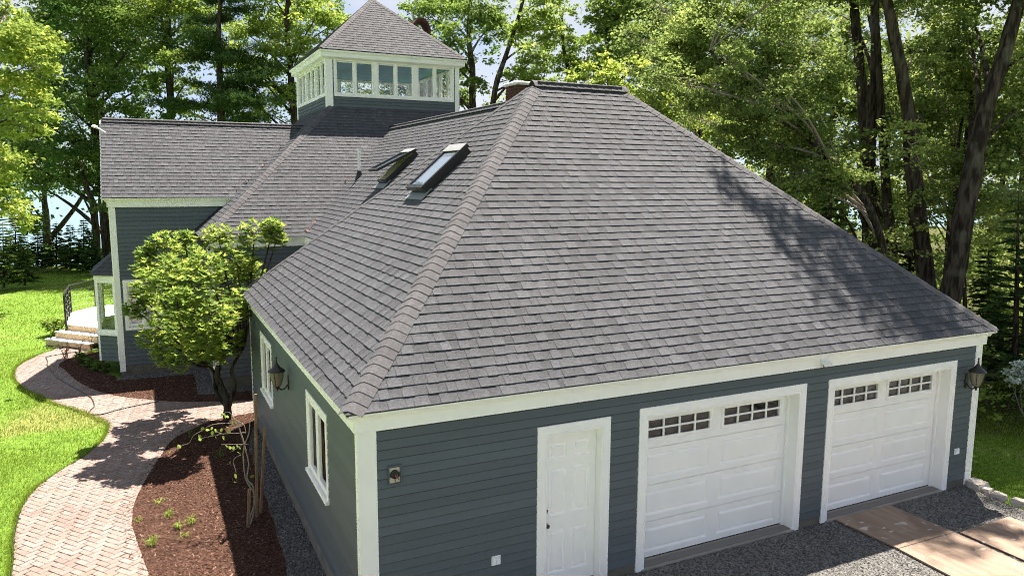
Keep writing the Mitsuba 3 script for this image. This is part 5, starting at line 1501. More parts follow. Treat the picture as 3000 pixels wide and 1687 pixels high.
TREES = [
 ('maple_tree','deciduous',[(-10.43,29.4,2.0),(-9.13,28.77,5.49),(-7.42,27.94,8.62),(-6.29,27.4,10.9)],0.22,[(-6.19,26.24,10.11,1.24),(-5.52,27.02,9.52,1.15),(-6.51,28.62,8.61,1.53),(-5.27,28.01,10.45,0.84),(-6.17,27.34,7.21,1.08),(-6.99,28.85,5.78,1.12),(-5.48,25.89,7.64,0.65),(-7.21,30.07,4.25,1.01),(-6.54,28.63,3.59,0.63),(-6.68,30.92,12.02,0.89)],1.2,0.19,0.85,'yellow green maple leaning in at the left edge in front of the taller trees',None),
 ('oak_tree','deciduous',[(-4.04,44.03,0.5),(-4.12,44.07,3.85),(-4.22,44.12,6.89),(-4.36,44.19,9.67),(-4.49,44.25,13.19),(-4.43,44.22,17.19)],0.42,[(-5.78,45.99,14.53,2.54),(-3.18,43.61,14.54,2.69),(-1.45,40.55,13.41,1.98),(-2.21,43.14,11.25,1.76),(-4.53,46.49,12.32,2.38),(-6.31,42.91,10.41,1.98),(-7.66,45.79,8.67,1.76),(-5.67,48.16,9.33,2.1),(-3.24,40.31,9.02,1.45),(-1.87,42.98,9.29,1.24),(-6.67,44.19,7.03,1.82),(-4.79,46.62,6.96,1.51),(-8.66,46.27,6.46,1.66),(-5.6,42.57,5.65,1.39),(-8.12,48.23,4.83,1.51),(-4.53,44.27,4.86,1.04),(-1.69,46.23,15.77,1.99),(-4.23,40.79,14.46,2.13),(-3.44,39.29,10.54,1.13),(-3.2,46.96,13.1,1.99),(-7.18,48.89,13.69,1.99),(-5.54,44.76,16.62,2.28),(-2.68,43.37,16.82,2.49),(-1.03,44.79,10.91,1.08)],0.95,0.21,0.3,'tallest dark green oak beside the left gable of the house',None),
 ('shore_tree','deciduous',[(-7.85,50.5,1.34),(-7.82,50.49,2.58),(-7.87,50.52,3.7),(-7.9,50.53,4.7)],0.3,[(-8.13,50.64,5.7,1.36),(-9.38,52.36,4.35,1.27),(-6.85,50.02,5.26,0.9),(-9.61,50.25,5.25,1.33),(-7.57,51.48,6.61,1.38)],0.8,0.2,0.4,'forked bare limbed tree on the shore in front of the water',None),
 ('shore_tree_001','deciduous',[(-7.76,51.56,1.15),(-6.85,51.11,2.31),(-6.05,50.72,3.45),(-5.58,50.5,4.25),(-5.16,50.29,5.27)],0.2,[(-5.38,50.4,5.72,1.15),(-4.56,51.11,6.42,0.94)],0.8,0.2,0.4,'slanting dark tree on the shore leaning right over the water',None),
 ('shore_tree_002','deciduous',[(-4.66,42.12,0.7),(-4.6,42.09,2.13),(-4.62,42.1,3.71),(-4.88,42.23,4.58),(-5.08,42.32,5.65)],0.27,[(-5.05,42.31,6.04,1.19),(-4.33,43.07,7.05,1.22),(-5.64,44.82,4.86,0.83),(-4.27,40.82,3.74,0.58)],0.7,0.2,0.35,'dark trunk standing just left of the tall oak by the house gable',None),
 ('maple_tree_001','deciduous',[(-0.39,40.65,4.5),(-0.28,40.59,8.4),(-0.27,40.59,10.51),(-0.26,40.59,12.95),(0.09,40.42,16.28)],0.3,[(-0.54,40.72,14.26,1.6),(1.13,42.13,14.09,1.47),(-0.89,40.89,12.58,1.0),(0.12,38.18,11.71,1.15),(0.93,40.01,12.4,1.0),(-0.65,40.77,10.69,0.84),(1.55,40.82,14.85,1.54),(0.6,42.39,10.75,0.94),(0.07,40.43,15.92,1.81),(0.07,40.42,9.36,0.8)],0.95,0.2,0.7,'slender bright green maple rising behind the left wing roof',None),
 ('pine_tree','pine',[(1.96,37.27,4.55),(2.1,37.2,8.27),(2.14,37.19,10.28),(2.17,37.17,12.97),(2.56,36.98,16.14)],0.3,[(1.99,37.26,8.82,3.64),(2.13,37.19,10.1,3.06),(2.11,37.2,11.54,2.87),(2.26,37.13,12.97,2.3),(2.4,37.06,14.39,2.11),(2.49,37.01,15.62,1.72)],1,0.2,0.2,'dark layered white pine between the left wing and the tower',None),
 ('maple_tree_002','deciduous',[(6.27,37.42,4.54),(6.09,37.51,8.82),(5.96,37.57,11.48),(5.88,37.61,14.1),(6.12,37.49,16.31)],0.26,[(4.39,38.34,13.72,1.5),(6.41,39.58,14.5,1.78),(7.11,34.79,14.07,1.34),(5.46,37.82,12.05,1.5),(4.65,40.43,11.17,1.36),(3.47,39.89,12.0,1.23),(6.42,36.24,12.45,1.27),(8.39,36.39,13.93,1.0),(5.4,37.85,10.34,1.1),(4.89,38.09,15.58,1.61),(6.97,37.08,15.77,1.61),(3.79,41.96,14.1,1.18),(4.22,40.64,9.57,1.05),(2.83,37.98,10.22,0.98)],1,0.2,0.75,'broad yellow green maple left of the tower roof',None),
 ('maple_tree_003','deciduous',[(16.29,34.81,4.55),(16.15,34.88,9.23),(16.08,34.91,11.82),(15.94,34.98,13.78),(16.04,34.93,17.06)],0.28,[(15.76,35.06,14.94,1.68),(17.95,36.23,14.56,1.31),(14.21,33.59,13.22,1.2),(15.57,35.16,12.11,0.94),(17.12,34.4,15.34,1.26),(14.76,36.66,15.34,1.5),(13.98,38.15,15.55,1.31),(16.0,33.84,10.71,0.82),(16.03,37.16,10.24,0.98),(14.02,35.91,12.79,0.84)],0.95,0.21,0.4,'dark straight trunked tree right of the tower with sparse leaves',None),
 ('maple_tree_004','deciduous',[(14.81,30.16,6.1),(15.3,29.92,9.9),(15.71,29.72,11.49),(16.28,29.45,13.25),(16.83,29.18,15.33)],0.2,[(16.6,29.29,13.08,1.22),(18.43,30.63,14.19,1.28),(16.18,27.27,11.2,1.07),(16.21,29.48,10.61,0.85),(18.47,29.49,12.91,0.96),(17.56,28.82,14.64,1.13),(16.23,30.58,9.46,0.77),(17.11,29.04,10.44,0.75),(15.62,31.99,8.99,0.89)],1,0.2,0.7,'tree leaning right with bright leaves behind the brick chimney',None),
 ('birch_tree','deciduous',[(20.83,30.5,5.4),(20.39,30.71,10.63),(20.01,30.89,12.89),(19.91,30.94,14.57)],0.18,[(20.28,30.76,12.89,0.91),(21.42,31.32,12.11,1.23),(20.03,30.88,11.57,1.01),(19.83,30.98,13.83,0.6),(22.11,30.98,13.26,0.82),(20.48,32.89,10.67,0.95),(20.51,30.65,14.76,0.4)],0.9,0.2,0.55,'short pale tree in the gap of sky behind the garage ridge',None),
 ('maple_tree_005','deciduous',[(18.33,22.82,6.02),(18.11,22.93,9.51),(17.92,23.02,11.68),(17.76,23.1,14.41)],0.25,[(18.19,22.89,12.75,1.49),(20.21,23.02,12.65,1.61),(17.18,22.27,11.05,1.12),(19.52,23.36,11.07,1.61),(21.74,23.39,11.72,1.65),(18.44,22.77,14.12,1.49),(20.01,22.01,13.97,1.49),(22.12,22.1,12.82,1.53),(17.48,23.24,12.59,0.83)],1.1,0.19,0.5,'dense green maple directly behind the garage ridge',None),
 ('maple_tree_006','deciduous',[(15.6,12.74,4.89),(15.22,12.92,6.73),(14.55,13.25,8.09),(13.59,13.72,8.87)],0.16,[(12.61,16.42,8.96,0.57),(13.01,15.11,8.71,0.74),(13.49,13.76,8.59,0.89),(14.49,13.28,8.37,0.95),(13.53,12.63,7.49,0.74),(14.53,12.15,7.55,0.86),(13.78,14.74,8.08,0.62),(14.49,11.06,6.73,0.77),(13.55,15.96,9.38,0.57)],1.25,0.15,0.85,'low yellow green maple whose spray reaches over the garage ridge',None),
 ('beech_tree','deciduous',[(14.55,5.3,4.32),(13.22,5.95,6.0),(12.41,6.34,6.91),(11.46,6.8,7.64),(10.68,7.18,8.37)],0.1,[(11.49,7.89,8.79,0.91),(11.75,6.66,8.05,0.99),(11.57,6.75,6.99,0.91),(12.55,6.27,6.99,0.95),(10.13,6.33,7.28,0.65),(13.53,6.91,6.04,0.91),(12.34,7.48,9.3,0.91),(13.27,5.92,7.73,0.78),(13.56,5.78,5.33,0.86),(12.07,6.5,6.08,0.73),(13.38,6.98,8.88,0.91),(11.72,7.23,6.27,0.62),(11.44,9.03,8.52,0.86),(11.81,8.85,9.67,0.95),(13.11,6.55,5.16,0.71),(10.18,5.75,7.83,0.48),(10.73,4.93,7.32,0.46)],1.15,0.11,0.6,'fine twigged tree with many spreading bare branches over the garage hip',None),
 ('oak_tree_001','deciduous',[(20.3,9.84,0.95),(20.07,9.95,4.46),(19.7,10.13,7.84),(19.54,10.2,8.79),(19.2,10.37,11.09),(19.0,10.47,12.67)],0.27,[(19.72,10.11,12.15,1.86),(18.53,10.69,12.14,1.74),(21.64,11.41,9.22,0.63),(20.68,11.87,10.62,0.63)],0.8,0.15,0.45,'first dark trunk from the left of the grove right of the garage',None),
 ('oak_tree_002','deciduous',[(19.02,8.26,1.28),(18.71,8.41,3.09),(18.32,8.6,5.78),(18.31,8.61,8.21),(18.15,8.69,10.64),(18.03,8.75,12.1)],0.25,[(18.88,8.33,11.72,1.61),(18.01,8.75,12.39,1.71),(17.17,8.05,6.35,0.62),(19.78,9.0,7.42,0.56)],0.8,0.15,0.45,'second tall trunk of the grove with a long bare limb reaching left',None),
 ('oak_tree_003','deciduous',[(16.65,4.88,1.05),(16.36,5.03,2.67),(15.81,5.29,5.69),(15.69,5.35,6.67),(15.39,5.5,8.06),(14.96,5.7,9.71),(14.78,5.79,10.92)],0.26,[(15.82,5.29,10.68,1.51),(16.57,6.04,8.65,0.65),(17.3,6.23,7.11,0.67),(16.45,6.09,5.71,0.56)],0.85,0.14,0.5,'straight furrowed trunk in the middle of the grove right of the garage',None),
 ('oak_tree_004','deciduous',[(19.0,7.56,0.32),(18.58,7.76,2.88),(18.18,7.96,5.77),(17.95,8.07,7.57),(17.73,8.17,9.53)],0.2,[(19.67,8.9,4.28,0.67),(18.61,8.86,4.94,0.76)],0.8,0.14,0.45,'thin dark trunk close behind the second one of the grove',None),
 ('oak_tree_005','deciduous',[(15.73,4.16,0.75),(15.93,4.06,2.48),(16.19,3.94,5.61),(16.35,3.86,6.79),(16.81,3.64,9.2),(16.99,3.55,10.63)],0.31,[(16.87,3.61,10.4,1.68),(15.86,4.1,10.4,1.43),(18.57,5.01,8.39,0.74),(18.06,4.14,7.07,0.8),(18.76,6.03,9.08,0.98),(18.39,3.98,8.49,1.06)],0.9,0.14,0.5,'thickest trunk leaning right at the right edge beside the garage',None),
 ('maple_sapling','deciduous',[(19.36,5.73,0.54),(18.87,5.97,4.98),(18.71,6.05,6.5),(18.94,5.94,7.9)],0.07,[(19.34,6.85,9.55,1.12),(17.97,6.41,8.35,0.88),(18.31,6.24,7.15,0.98),(19.02,5.9,7.99,0.78),(18.71,7.16,6.16,0.82),(17.55,5.5,5.81,0.74),(18.92,5.95,4.98,0.68),(18.7,7.17,4.96,0.71)],1.1,0.12,0.8,'thin pale maple sapling with bright leaves left of the thickest trunk',None),
 ('maple_sapling_001','deciduous',[(20.53,4.09,0.86),(19.93,4.39,3.71),(19.3,4.69,6.0),(18.9,4.89,7.78)],0.09,[(18.96,4.86,6.18,0.93),(18.36,4.04,5.01,0.89),(19.87,5.53,4.41,0.78),(19.83,5.54,8.82,0.98),(19.43,4.63,7.34,0.84),(20.45,6.35,7.25,0.72)],1.1,0.12,0.75,'maple sapling at the right edge behind the thickest trunk',None),
 ('spruce_tree','spruce',[(16.61,2.68,1.16),(16.26,2.85,5.03)],0.09,[],1,0.1,0.3,'ragged young spruce at the right edge beyond the lawn',None),
 ('spruce_tree_001','spruce',[(19.99,5.43,0.54),(19.7,5.57,3.63)],0.07,[],1,0.1,0.3,'young spruce just right of the thickest trunk',None),
 ('spruce_tree_002','spruce',[(21.62,9.2,0.96),(21.32,9.34,4.92)],0.08,[],1,0.1,0.25,'young spruce between the trunks of the grove',None),
 ('spruce_tree_003','spruce',[(17.62,9.11,2.35),(17.42,9.21,5.36)],0.07,[],1,0.1,0.25,'dark young spruce behind the right garage hip',None),
 ('shore_spruce','spruce',[(-8.24,34.85,0.57),(-8.03,34.75,3.17)],0.06,[],1,0.12,0.7,'pale green little spruce at the left edge of the lawn','young spruces along the shore edge'),
 ('shore_spruce_001','spruce',[(-7.48,35.6,0.52),(-7.33,35.52,2.45)],0.06,[],1,0.12,0.7,'lowest light green spruce at the far lawn edge','young spruces along the shore edge'),
 ('shore_spruce_002','spruce',[(-8.95,44.08,-0.07),(-8.71,43.96,2.9)],0.06,[],1,0.12,0.3,'second thin spruce from the left by the water','young spruces along the shore edge'),
 ('shore_spruce_003','spruce',[(-7.65,42.36,0.15),(-7.47,42.27,2.48)],0.06,[],1,0.12,0.3,'bushy spruce under the forked shore tree','young spruces along the shore edge'),
 ('shore_spruce_004','spruce',[(-6.8,43.05,0.04),(-6.6,42.95,2.72)],0.06,[],1,0.12,0.3,'dark spruce right of the forked shore tree','young spruces along the shore edge'),
 ('shore_spruce_005','spruce',[(-5.98,41.56,0.22),(-5.81,41.48,2.68)],0.06,[],1,0.12,0.3,'wide dark spruce in the middle of the shore hedge','young spruces along the shore edge'),
 ('shore_spruce_006','spruce',[(-5.36,42.36,0.1),(-5.17,42.27,2.92)],0.06,[],1,0.12,0.3,'tall dark spruce left of the oak trunks','young spruces along the shore edge'),
 ('shore_spruce_007','spruce',[(-4.81,39.9,0.45),(-4.67,39.84,2.46)],0.06,[],1,0.12,0.3,'small spruce at the foot of the oak trunks','young spruces along the shore edge'),
]


for n_, (name, kind, P, rad, blobs, dens, size, tone, label, group) in enumerate(TREES):
    if kind == 'deciduous':
        deciduous(name, P, rad, blobs, dens, size, tone, label, group, 100 + n_, 1.8 if name == 'beech_tree' else 1)
    elif kind == 'pine':
        pine(name, P, rad, blobs, dens, size, tone, label, group, 100 + n_)
    else:
        spruce(name, P, rad, dens, tone, label, group, 100 + n_)

# the high crowns of the grove, over the right side of the garage
r = np.random.default_rng(501)
lv = MB()
tall = [(15.0, 5.5, 15.0, 1.3), (14.0, 4.8, 17.0, 1.2), (15.6, 6.6, 18.0, 1.4), (16.6, 5.0, 16.0, 1.4), (17.8, 3.6, 15.0, 1.6), (16.2, 3.2, 13.6, 1.2), (18.5, 5.4, 14.5, 1.6), (19.6, 2.6, 13.5, 1.5), (17.0, 7.5, 16.5, 1.5), (13.6, 6.4, 15.6, 0.9), (18.0, 1.4, 13.0, 1.2),
        (15.2, 1.6, 13.5, 1.0), (16.4, 0.4, 14.5, 1.3), (17.4, 6.2, 12.5, 1.2), (19.0, 7.0, 13.5, 1.5), (13.0, 5.6, 13.2, 0.7), (20.5, 4.6, 13.0, 1.6), (14.4, 3.4, 14.8, 0.8), (13.2, 4.6, 14.6, 0.6), (14.4, 6.6, 13.6, 0.9)]
for x, y, z, br in tall:
    leaf_blob(lv, r, (x, y, z), br, int(560 * br * br), 0.15, 0.5)
put('oak_tree_005__high_crown', lv, 'm_pale_leaf')
lv, mb = MB(), MB()
lim = [(10.53,5.96,15.26,0.22),(10.72,5.73,15.06,0.3),(11.2,5.78,15.82,0.28),(11.3,5.46,15.54,0.34),(12.07,5.67,16.08,0.3),(11.7,5.13,15.26,0.4),(12.55,5.5,16.3,0.36),(12.19,4.92,15.43,0.45),(11.73,4.93,15.8,0.35),(12.95,5.18,16.01,0.4),(12.88,4.82,15.7,0.5),(12.34,4.79,16.03,0.45),(13.03,4.52,15.44,0.5),(13.26,4.39,15.69,0.5),(12.42,4.27,15.23,0.45),(13.45,4.04,15.02,0.5),(13.92,4.58,15.85,0.4),(13.79,3.9,14.91,0.45),(11.85,4.77,16.37,0.35),(12.82,4.1,15.43,0.4),(11.42,5.24,16.06,0.25)]
root = np.array([14.75, 5.8, 10.8])
mb.tube(bezier(root, np.array([14.6, 5.4, 13.6]), np.array([13.4, 4.9, 15.0]), 7), np.linspace(0.14, 0.07, 7), 7)
mb.tube(bezier(np.array([13.4, 4.9, 15.0]), np.array([12.3, 5.2, 15.3]), np.array([10.8, 5.8, 15.4]), 7), np.linspace(0.07, 0.02, 7), 6)
for x, y, z, br in lim:
    br *= 1.15
    leaf_blob(lv, r, (x, y, z), br, int(230 * br * br + 26), 0.15, 0.5, sub=9, spread=1.1)
    q = np.array([np.clip(x + 0.9, 10.8, 13.6), 5.1, 15.1])
    mb.tube(bezier(q, (q + (x, y, z)) / 2 + r.normal(0, 0.1, 3), np.array([x, y, z]), 4), np.linspace(0.03, 0.012, 4), 5, cap=False)
put('oak_tree_003__limb', mb, 'm_bark', smooth=True)
put('oak_tree_003__limb_foliage', lv, 'm_pale_leaf')

# far wood behind the grove, and low growth: nobody could count these
r = np.random.default_rng(77)
lv, tr_ = MB(), MB()
for q in range(150):
    az, dist = math.radians(r.uniform(37, 66)), r.uniform(29, 50)
    c = np.array([CAM[0] + math.sin(az) * dist, CAM[1] + math.cos(az) * dist, r.uniform(0.5, 11.5)])
    leaf_blob(lv, r, c, r.uniform(1.2, 2.2), 400, 0.24, r.uniform(0.25, 0.85), sub=11)
stuff('far_wood', lv, 'm_pale_leaf', 'mass of green woodland behind the trunks on the right')
for q in range(26):
    az, dist = math.radians(r.uniform(38, 64)), r.uniform(27, 46)
    x, y = CAM[0] + math.sin(az) * dist, CAM[1] + math.cos(az) * dist
    tr_.tube([(x, y, -0.2), (x + r.normal(0, 0.3), y, 6), (x + r.normal(0, 0.6), y, 13)], np.array([1, 0.7, 0.4]) * r.uniform(0.08, 0.2), 7)
stuff('far_wood_trunks', tr_, 'm_bark', 'thin dark trunks deep in the woodland on the right', smooth=True)
lv = MB()
for q in range(170):
    p = np.array([r.uniform(12.4, 26), r.uniform(-1.5, 22)])
    if p[0] < 13.5 and p[1] < 3.5:
        continue
    br = r.uniform(0.35, 0.8)
    leaf_blob(lv, r, (p[0], p[1], br * 0.8 + max(0, (p[0] - 15) * 0.03)), br, 170, 0.13, r.uniform(0.2, 0.75), sub=7)
stuff('undergrowth', lv, 'm_leaf', 'low green undergrowth on the forest floor right of the garage')
lv = MB()
for q in range(70):
    x = r.uniform(-13, -3.2)
    br = r.uniform(0.4, 0.8)
    leaf_blob(lv, r, (x, r.uniform(44.5, 48.0), br * 0.9), br, 150, 0.16, r.uniform(-0.05, 0.2), sub=6)
stuff('shore_hedge', lv, 'm_leaf', 'dark low hedge along the shore at the end of the lawn')
lv = MB()
for q in range(100):
    az, dist = math.radians(r.uniform(-8.5, 36)), r.uniform(47, 53)
    c = np.array([CAM[0] + math.sin(az) * dist, CAM[1] + math.cos(az) * dist, 0])
    c[2] = 2.0 + 14 * r.random() ** 1.4
    leaf_blob(lv, r, c, r.uniform(1.0, 1.7), 230, 0.24, r.uniform(0.0, 0.4), sub=7)
stuff('shore_thicket', lv, 'm_leaf', 'thin green thicket behind the roofs')

# the small tree beside the garage
k = thing('ornamental_tree', 'small bright green tree with a forked trunk at the garage corner beside the brick path', 'tree')
ORN_S = [low(P) for P in ([[-0.61, 9.15, 0.0], [-0.59, 9.14, 0.35], [-0.68, 9.19, 0.73], [-0.76, 9.22, 0.98], [-0.72, 9.2, 1.23]],[[-0.56, 9.13, 0.32], [-0.49, 9.09, 0.54], [-0.42, 9.06, 0.8], [-0.46, 9.08, 1.17], [-0.23, 8.97, 1.61]],[[-0.63, 9.16, 0.38], [-0.72, 9.2, 0.51], [-0.8, 9.24, 0.73], [-0.81, 9.25, 1.05], [-0.91, 9.29, 1.23]])]
ORN_B = [(*low(b[:3]), b[3] * SC) for b in [(-0.56, 9.57, 3.94, 0.3), (0.16, 9.44, 4.0, 0.32), (0.52, 9.15, 4.18, 0.18), (0.58, 9.13, 3.9, 0.22), (-1.65, 9.43, 3.84, 0.27), (-1.98, 9.48, 3.67, 0.18), (-2.06, 9.19, 3.38, 0.2), (-1.24, 10.12, 3.47, 0.36), (-0.26, 9.31, 3.51, 0.4), (-1.58, 8.28, 3.39, 0.36), (-2.09, 8.87, 2.87, 0.22), (-2.23, 8.82, 2.6, 0.2), (-1.25, 7.68, 3.11, 0.43), (-0.44, 9.95, 2.92, 0.43), (-0.94, 7.31, 2.62, 0.4), (-1.58, 10.17, 2.34, 0.4), (-0.32, 8.45, 2.6, 0.36), (-1.89, 8.55, 2.1, 0.32), (-1.07, 7.48, 2.07, 0.32), (-1.41, 8.54, 1.6, 0.29), (-0.65, 8.06, 1.98, 0.32), (-1.77, 9.93, 1.41, 0.25), (-1.16, 8.97, 2.21, 0.43), (0.06, 9.82, 3.14, 0.29), (-0.81, 7.8, 1.77, 0.22), (-1.52, 7.26, 2.87, 0.36), (-1.15, 6.97, 2.34, 0.29), (-1.89, 7.99, 3.24, 0.32), (-0.97, 7.99, 3.46, 0.32), (-1.19, 10.43, 1.57, 0.29), (-1.23, 9.78, 3.94, 0.18)]]
r = np.random.default_rng(61)
mb, lv = MB(), MB()
ends = []
for n_, P in enumerate(ORN_S):
    Q = smooth_line(np.vstack([P] if n_ else [low([[-0.61, 9.15, -0.1]]), P]), 5)
    w0_ = (0.105, 0.055, 0.06)[n_]
    mb.tube(Q, np.linspace(w0_, w0_ * 0.55, len(Q)) * (1 + 0.12 * np.sin(np.arange(len(Q)) * 1.9)), 10)
    ends += [Q[-1], Q[len(Q) * 2 // 3]]
ends = np.array(ends)
for x, y, z, br in ORN_B:
    c = np.array([x, y, z])
    e_ = ends[np.argmin(np.linalg.norm((ends - c) * (1, 1, 0.6), axis=1))]
    B = bezier(e_, (e_ + c) / 2 + np.array([0, 0, -0.10]) + r.normal(0, 0.06, 3), c, 6)
    mb.tube(B, np.linspace(0.034, 0.012, 6), 6)
    br = br * 1.05
    nw = int(45 + 470 * br * br)
    d = rand_dirs(nw, r) * (r.random((nw, 1)) ** 0.33) * br * 1.15
    W0 = c + d * (1, 1, 0.85)
    for s in W0[: 9]:
        mb.tube(bezier(c, (c + s) / 2 + r.normal(0, 0.03, 3), s, 4), np.linspace(0.010, 0.004, 4), 4, cap=False)
    n = 8
    cc = np.repeat(W0, n, 0)
    a_ = np.tile(np.arange(n) * 2 * np.pi / n, nw) + np.repeat(r.uniform(0, 6.28, nw), n)
    el = r.uniform(0.05, 0.9, nw * n)
    dd = np.column_stack([np.cos(a_) * np.cos(el), np.sin(a_) * np.cos(el), np.sin(el)]) + np.repeat(d / br * 0.35, n, 0)
    dd /= np.linalg.norm(dd, axis=1, keepdims=True)
    Ls = r.uniform(0.075, 0.135, nw * n)
    lv.add(*leaf_quads(cc, Ls, Ls * 0.20, dd, np.column_stack([-dd[:, 0] * dd[:, 2], -dd[:, 1] * dd[:, 2], 1 - dd[:, 2] ** 2]) + r.normal(0, 0.15, (nw * n, 3)), 0.68 + np.repeat(r.normal(0, 0.27, nw), n) + r.normal(0, 0.10, nw * n), fold=0.3))
put(f'{k}__trunk', mb, 'm_bark', smooth=True)
put(f'{k}__crown', lv, 'm_leaf')

# climber on stakes
k = thing('climbing_vine', 'sparse climbing vine with round yellow green leaves tied to stakes beside the garage wall', 'vine')
VINE = {'s1': [(-0.78,3.67,0.14),(-0.72,3.64,0.32),(-0.72,3.64,0.52),(-0.79,3.68,0.65),(-0.83,3.69,0.8),(-0.84,3.7,1.1),(-0.81,3.68,1.28),(-0.75,3.65,1.45),(-0.73,3.64,1.63)],

's2': [(-0.73,3.65,0.22),(-0.72,3.64,0.59),(-0.8,3.68,0.74),(-0.77,3.67,0.98),(-0.81,3.68,1.22),(-0.84,3.7,1.38),(-0.87,3.72,1.5),(-0.88,3.72,1.6)],

'b1': [(-0.79,3.67,1.46),(-0.84,3.7,1.46),(-0.86,3.71,1.45),(-1.09,3.82,1.44),(-1.39,3.97,1.37)],

'b2': [(-0.88,3.72,1.6),(-0.91,3.73,1.64),(-0.99,3.77,1.58),(-1.06,3.8,1.5)],

'b3': [(-0.86,3.71,1.56),(-0.96,3.76,1.53),(-1.09,3.82,1.44),(-1.21,3.88,1.49)],

'b4': [(-0.84,3.7,1.61),(-1.04,3.79,1.61),(-1.24,3.89,1.58),(-1.38,3.96,1.49),(-1.5,4.02,1.41),(-1.56,4.05,1.3),(-1.65,4.09,1.26),(-1.82,4.17,1.18)],

'b5': [(-0.83,3.69,1.29),(-0.94,3.75,1.2),(-1.0,3.78,1.16)],

'b6': [(-0.88,3.72,1.11),(-0.94,3.75,1.07),(-0.98,3.77,1.01),(-0.96,3.76,0.89),(-0.95,3.75,0.83)],

'b7': [(-0.76,3.66,1.28),(-0.92,3.74,1.28),(-1.13,3.84,1.27)],

'b8': [(-0.79,3.67,1.48),(-0.82,3.69,1.59),(-0.93,3.74,1.67),(-1.0,3.78,1.77),(-1.12,3.83,1.75)],

'leaves': [(-1.36,3.95,1.55),(-1.32,3.93,1.52),(-1.25,3.9,1.55),(-1.24,3.89,1.49),(-1.19,3.87,1.52),(-1.22,3.88,1.44),(-1.11,3.83,1.53),(-1.04,3.8,1.55),(-1.04,3.8,1.5),(-1.03,3.79,1.73),(-1.12,3.84,1.75),(-1.07,3.81,1.76),(-0.96,3.76,1.65),(-0.88,3.72,1.6),(-1.43,3.98,1.43),(-1.41,3.98,1.38),(-1.11,3.83,1.41),(-1.01,3.78,1.25),(-0.96,3.76,1.25),(-0.93,3.74,1.28),(-0.9,3.73,1.25),(-0.91,3.73,1.16),(-1.02,3.79,1.02),(-0.97,3.76,0.82),(-0.98,3.77,0.68),(-0.75,3.65,0.79),(-0.7,3.63,0.8),(-0.75,3.66,0.68),(-1.72,4.13,1.27),(-1.81,4.17,1.17),(-1.08,3.81,1.27)],
}
VINE = {a_: low(b_) for a_, b_ in VINE.items()}
mb = MB()
for nm, P in VINE.items():
    if nm != 'leaves':
        P = np.array(P, float)
        if nm in ('s1', 's2'):
            P = np.vstack([low([-0.80, 3.62, 0.0]), P])
        Q = smooth_line(P, 5)
        mb.tube(Q, np.linspace(0.013, 0.009, len(Q)) if nm[0] == 's' else np.linspace(0.0065, 0.003, len(Q)), 6)
put(f'{k}__stem', mb, 'm_twig', smooth=True)
r = np.random.default_rng(8)
for P in VINE['leaves']:
    P = np.array(P, float)
    lv = MB()
    t = unit(r.normal(0, 0.4, 3) + (0, 0, -0.9))
    b = unit(np.cross(t, unit(r.normal(0, 1, 3))))
    nn_ = np.cross(t, b)
    L = r.uniform(0.055, 0.085)
    pts = [(0, 0), (0.25, 0.32), (0.55, 0.40), (0.85, 0.24), (1.0, 0.0), (0.85, -0.24), (0.55, -0.40), (0.25, -0.32)]
    V = [P + t * L * u_ + b * L * w_ * 0.95 + nn_ * abs(w_) * 0.25 * L for u_, w_ in pts]
    lv.add(V, [[0, q_, q_ + 1] for q_ in range(1, 7)], (0.80 + r.normal(0, 0.08), 0))
    put(f'{k}__leaf', lv, 'm_leaf')
for base, top, lab in (((-0.84, 3.56, -0.05), (-0.79, 3.54, 0.63), 'short wooden stake nearest the camera in the mulch'), ((-0.67, 3.84, -0.05), (-0.61, 3.81, 2.0), 'tallest upright wooden stake of the vine'), ((-0.60, 3.98, -0.05), (-0.48, 3.93, 1.43), 'leaning wooden stake with a broad top beside the gravel strip')):
    b, t = low(base), low(top)
    u = unit(t - b)
    x = unit(np.cross(u, (0, 1, 0.2)))
    M = frame(b, x, np.cross(u, x), u)
    tag(put('garden_stake', MB(M).cbox((-0.022, -0.016, 0), (0.022, 0.016, np.linalg.norm(t - b)), 0.004), 'm_stake'), lab, 'stake')


def tuft(name, x, y, n, h, spread, w, tone, label, cat, group, seed, bsdf='m_leaf', lift=0.03):
    r = np.random.default_rng(seed)
    x, y = low([x, y])
    lv = MB()
    for q in range(n):
        a = r.uniform(0, 6.28)
        hh, sp = h * r.uniform(0.6, 1.1), spread * r.uniform(0.4, 1.1)
        p0 = np.array([x + r.normal(0, 0.025), y + r.normal(0, 0.025), GL + lift - 0.02])
        d = np.array([math.cos(a), math.sin(a), 0])
        P = bezier(p0, p0 + d * sp * 0.25 + (0, 0, hh * 1.05), p0 + d * sp + (0, 0, hh * r.uniform(0.35, 0.85)), 6)
        s = np.array([-d[1], d[0], 0]) * w
        wv = np.array([0.7, 1, 1, 0.85, 0.5, 0.05])[:, None]
        V = np.vstack([P - s * wv, P + s * wv])
        F = [[i_, i_ + 1, i_ + 7] for i_ in range(5)] + [[i_, i_ + 7, i_ + 6] for i_ in range(5)]
        lv.add(V, F, (tone + r.normal(0, 0.1), 0))
    return tag(put(name, lv, bsdf), label, cat, group)


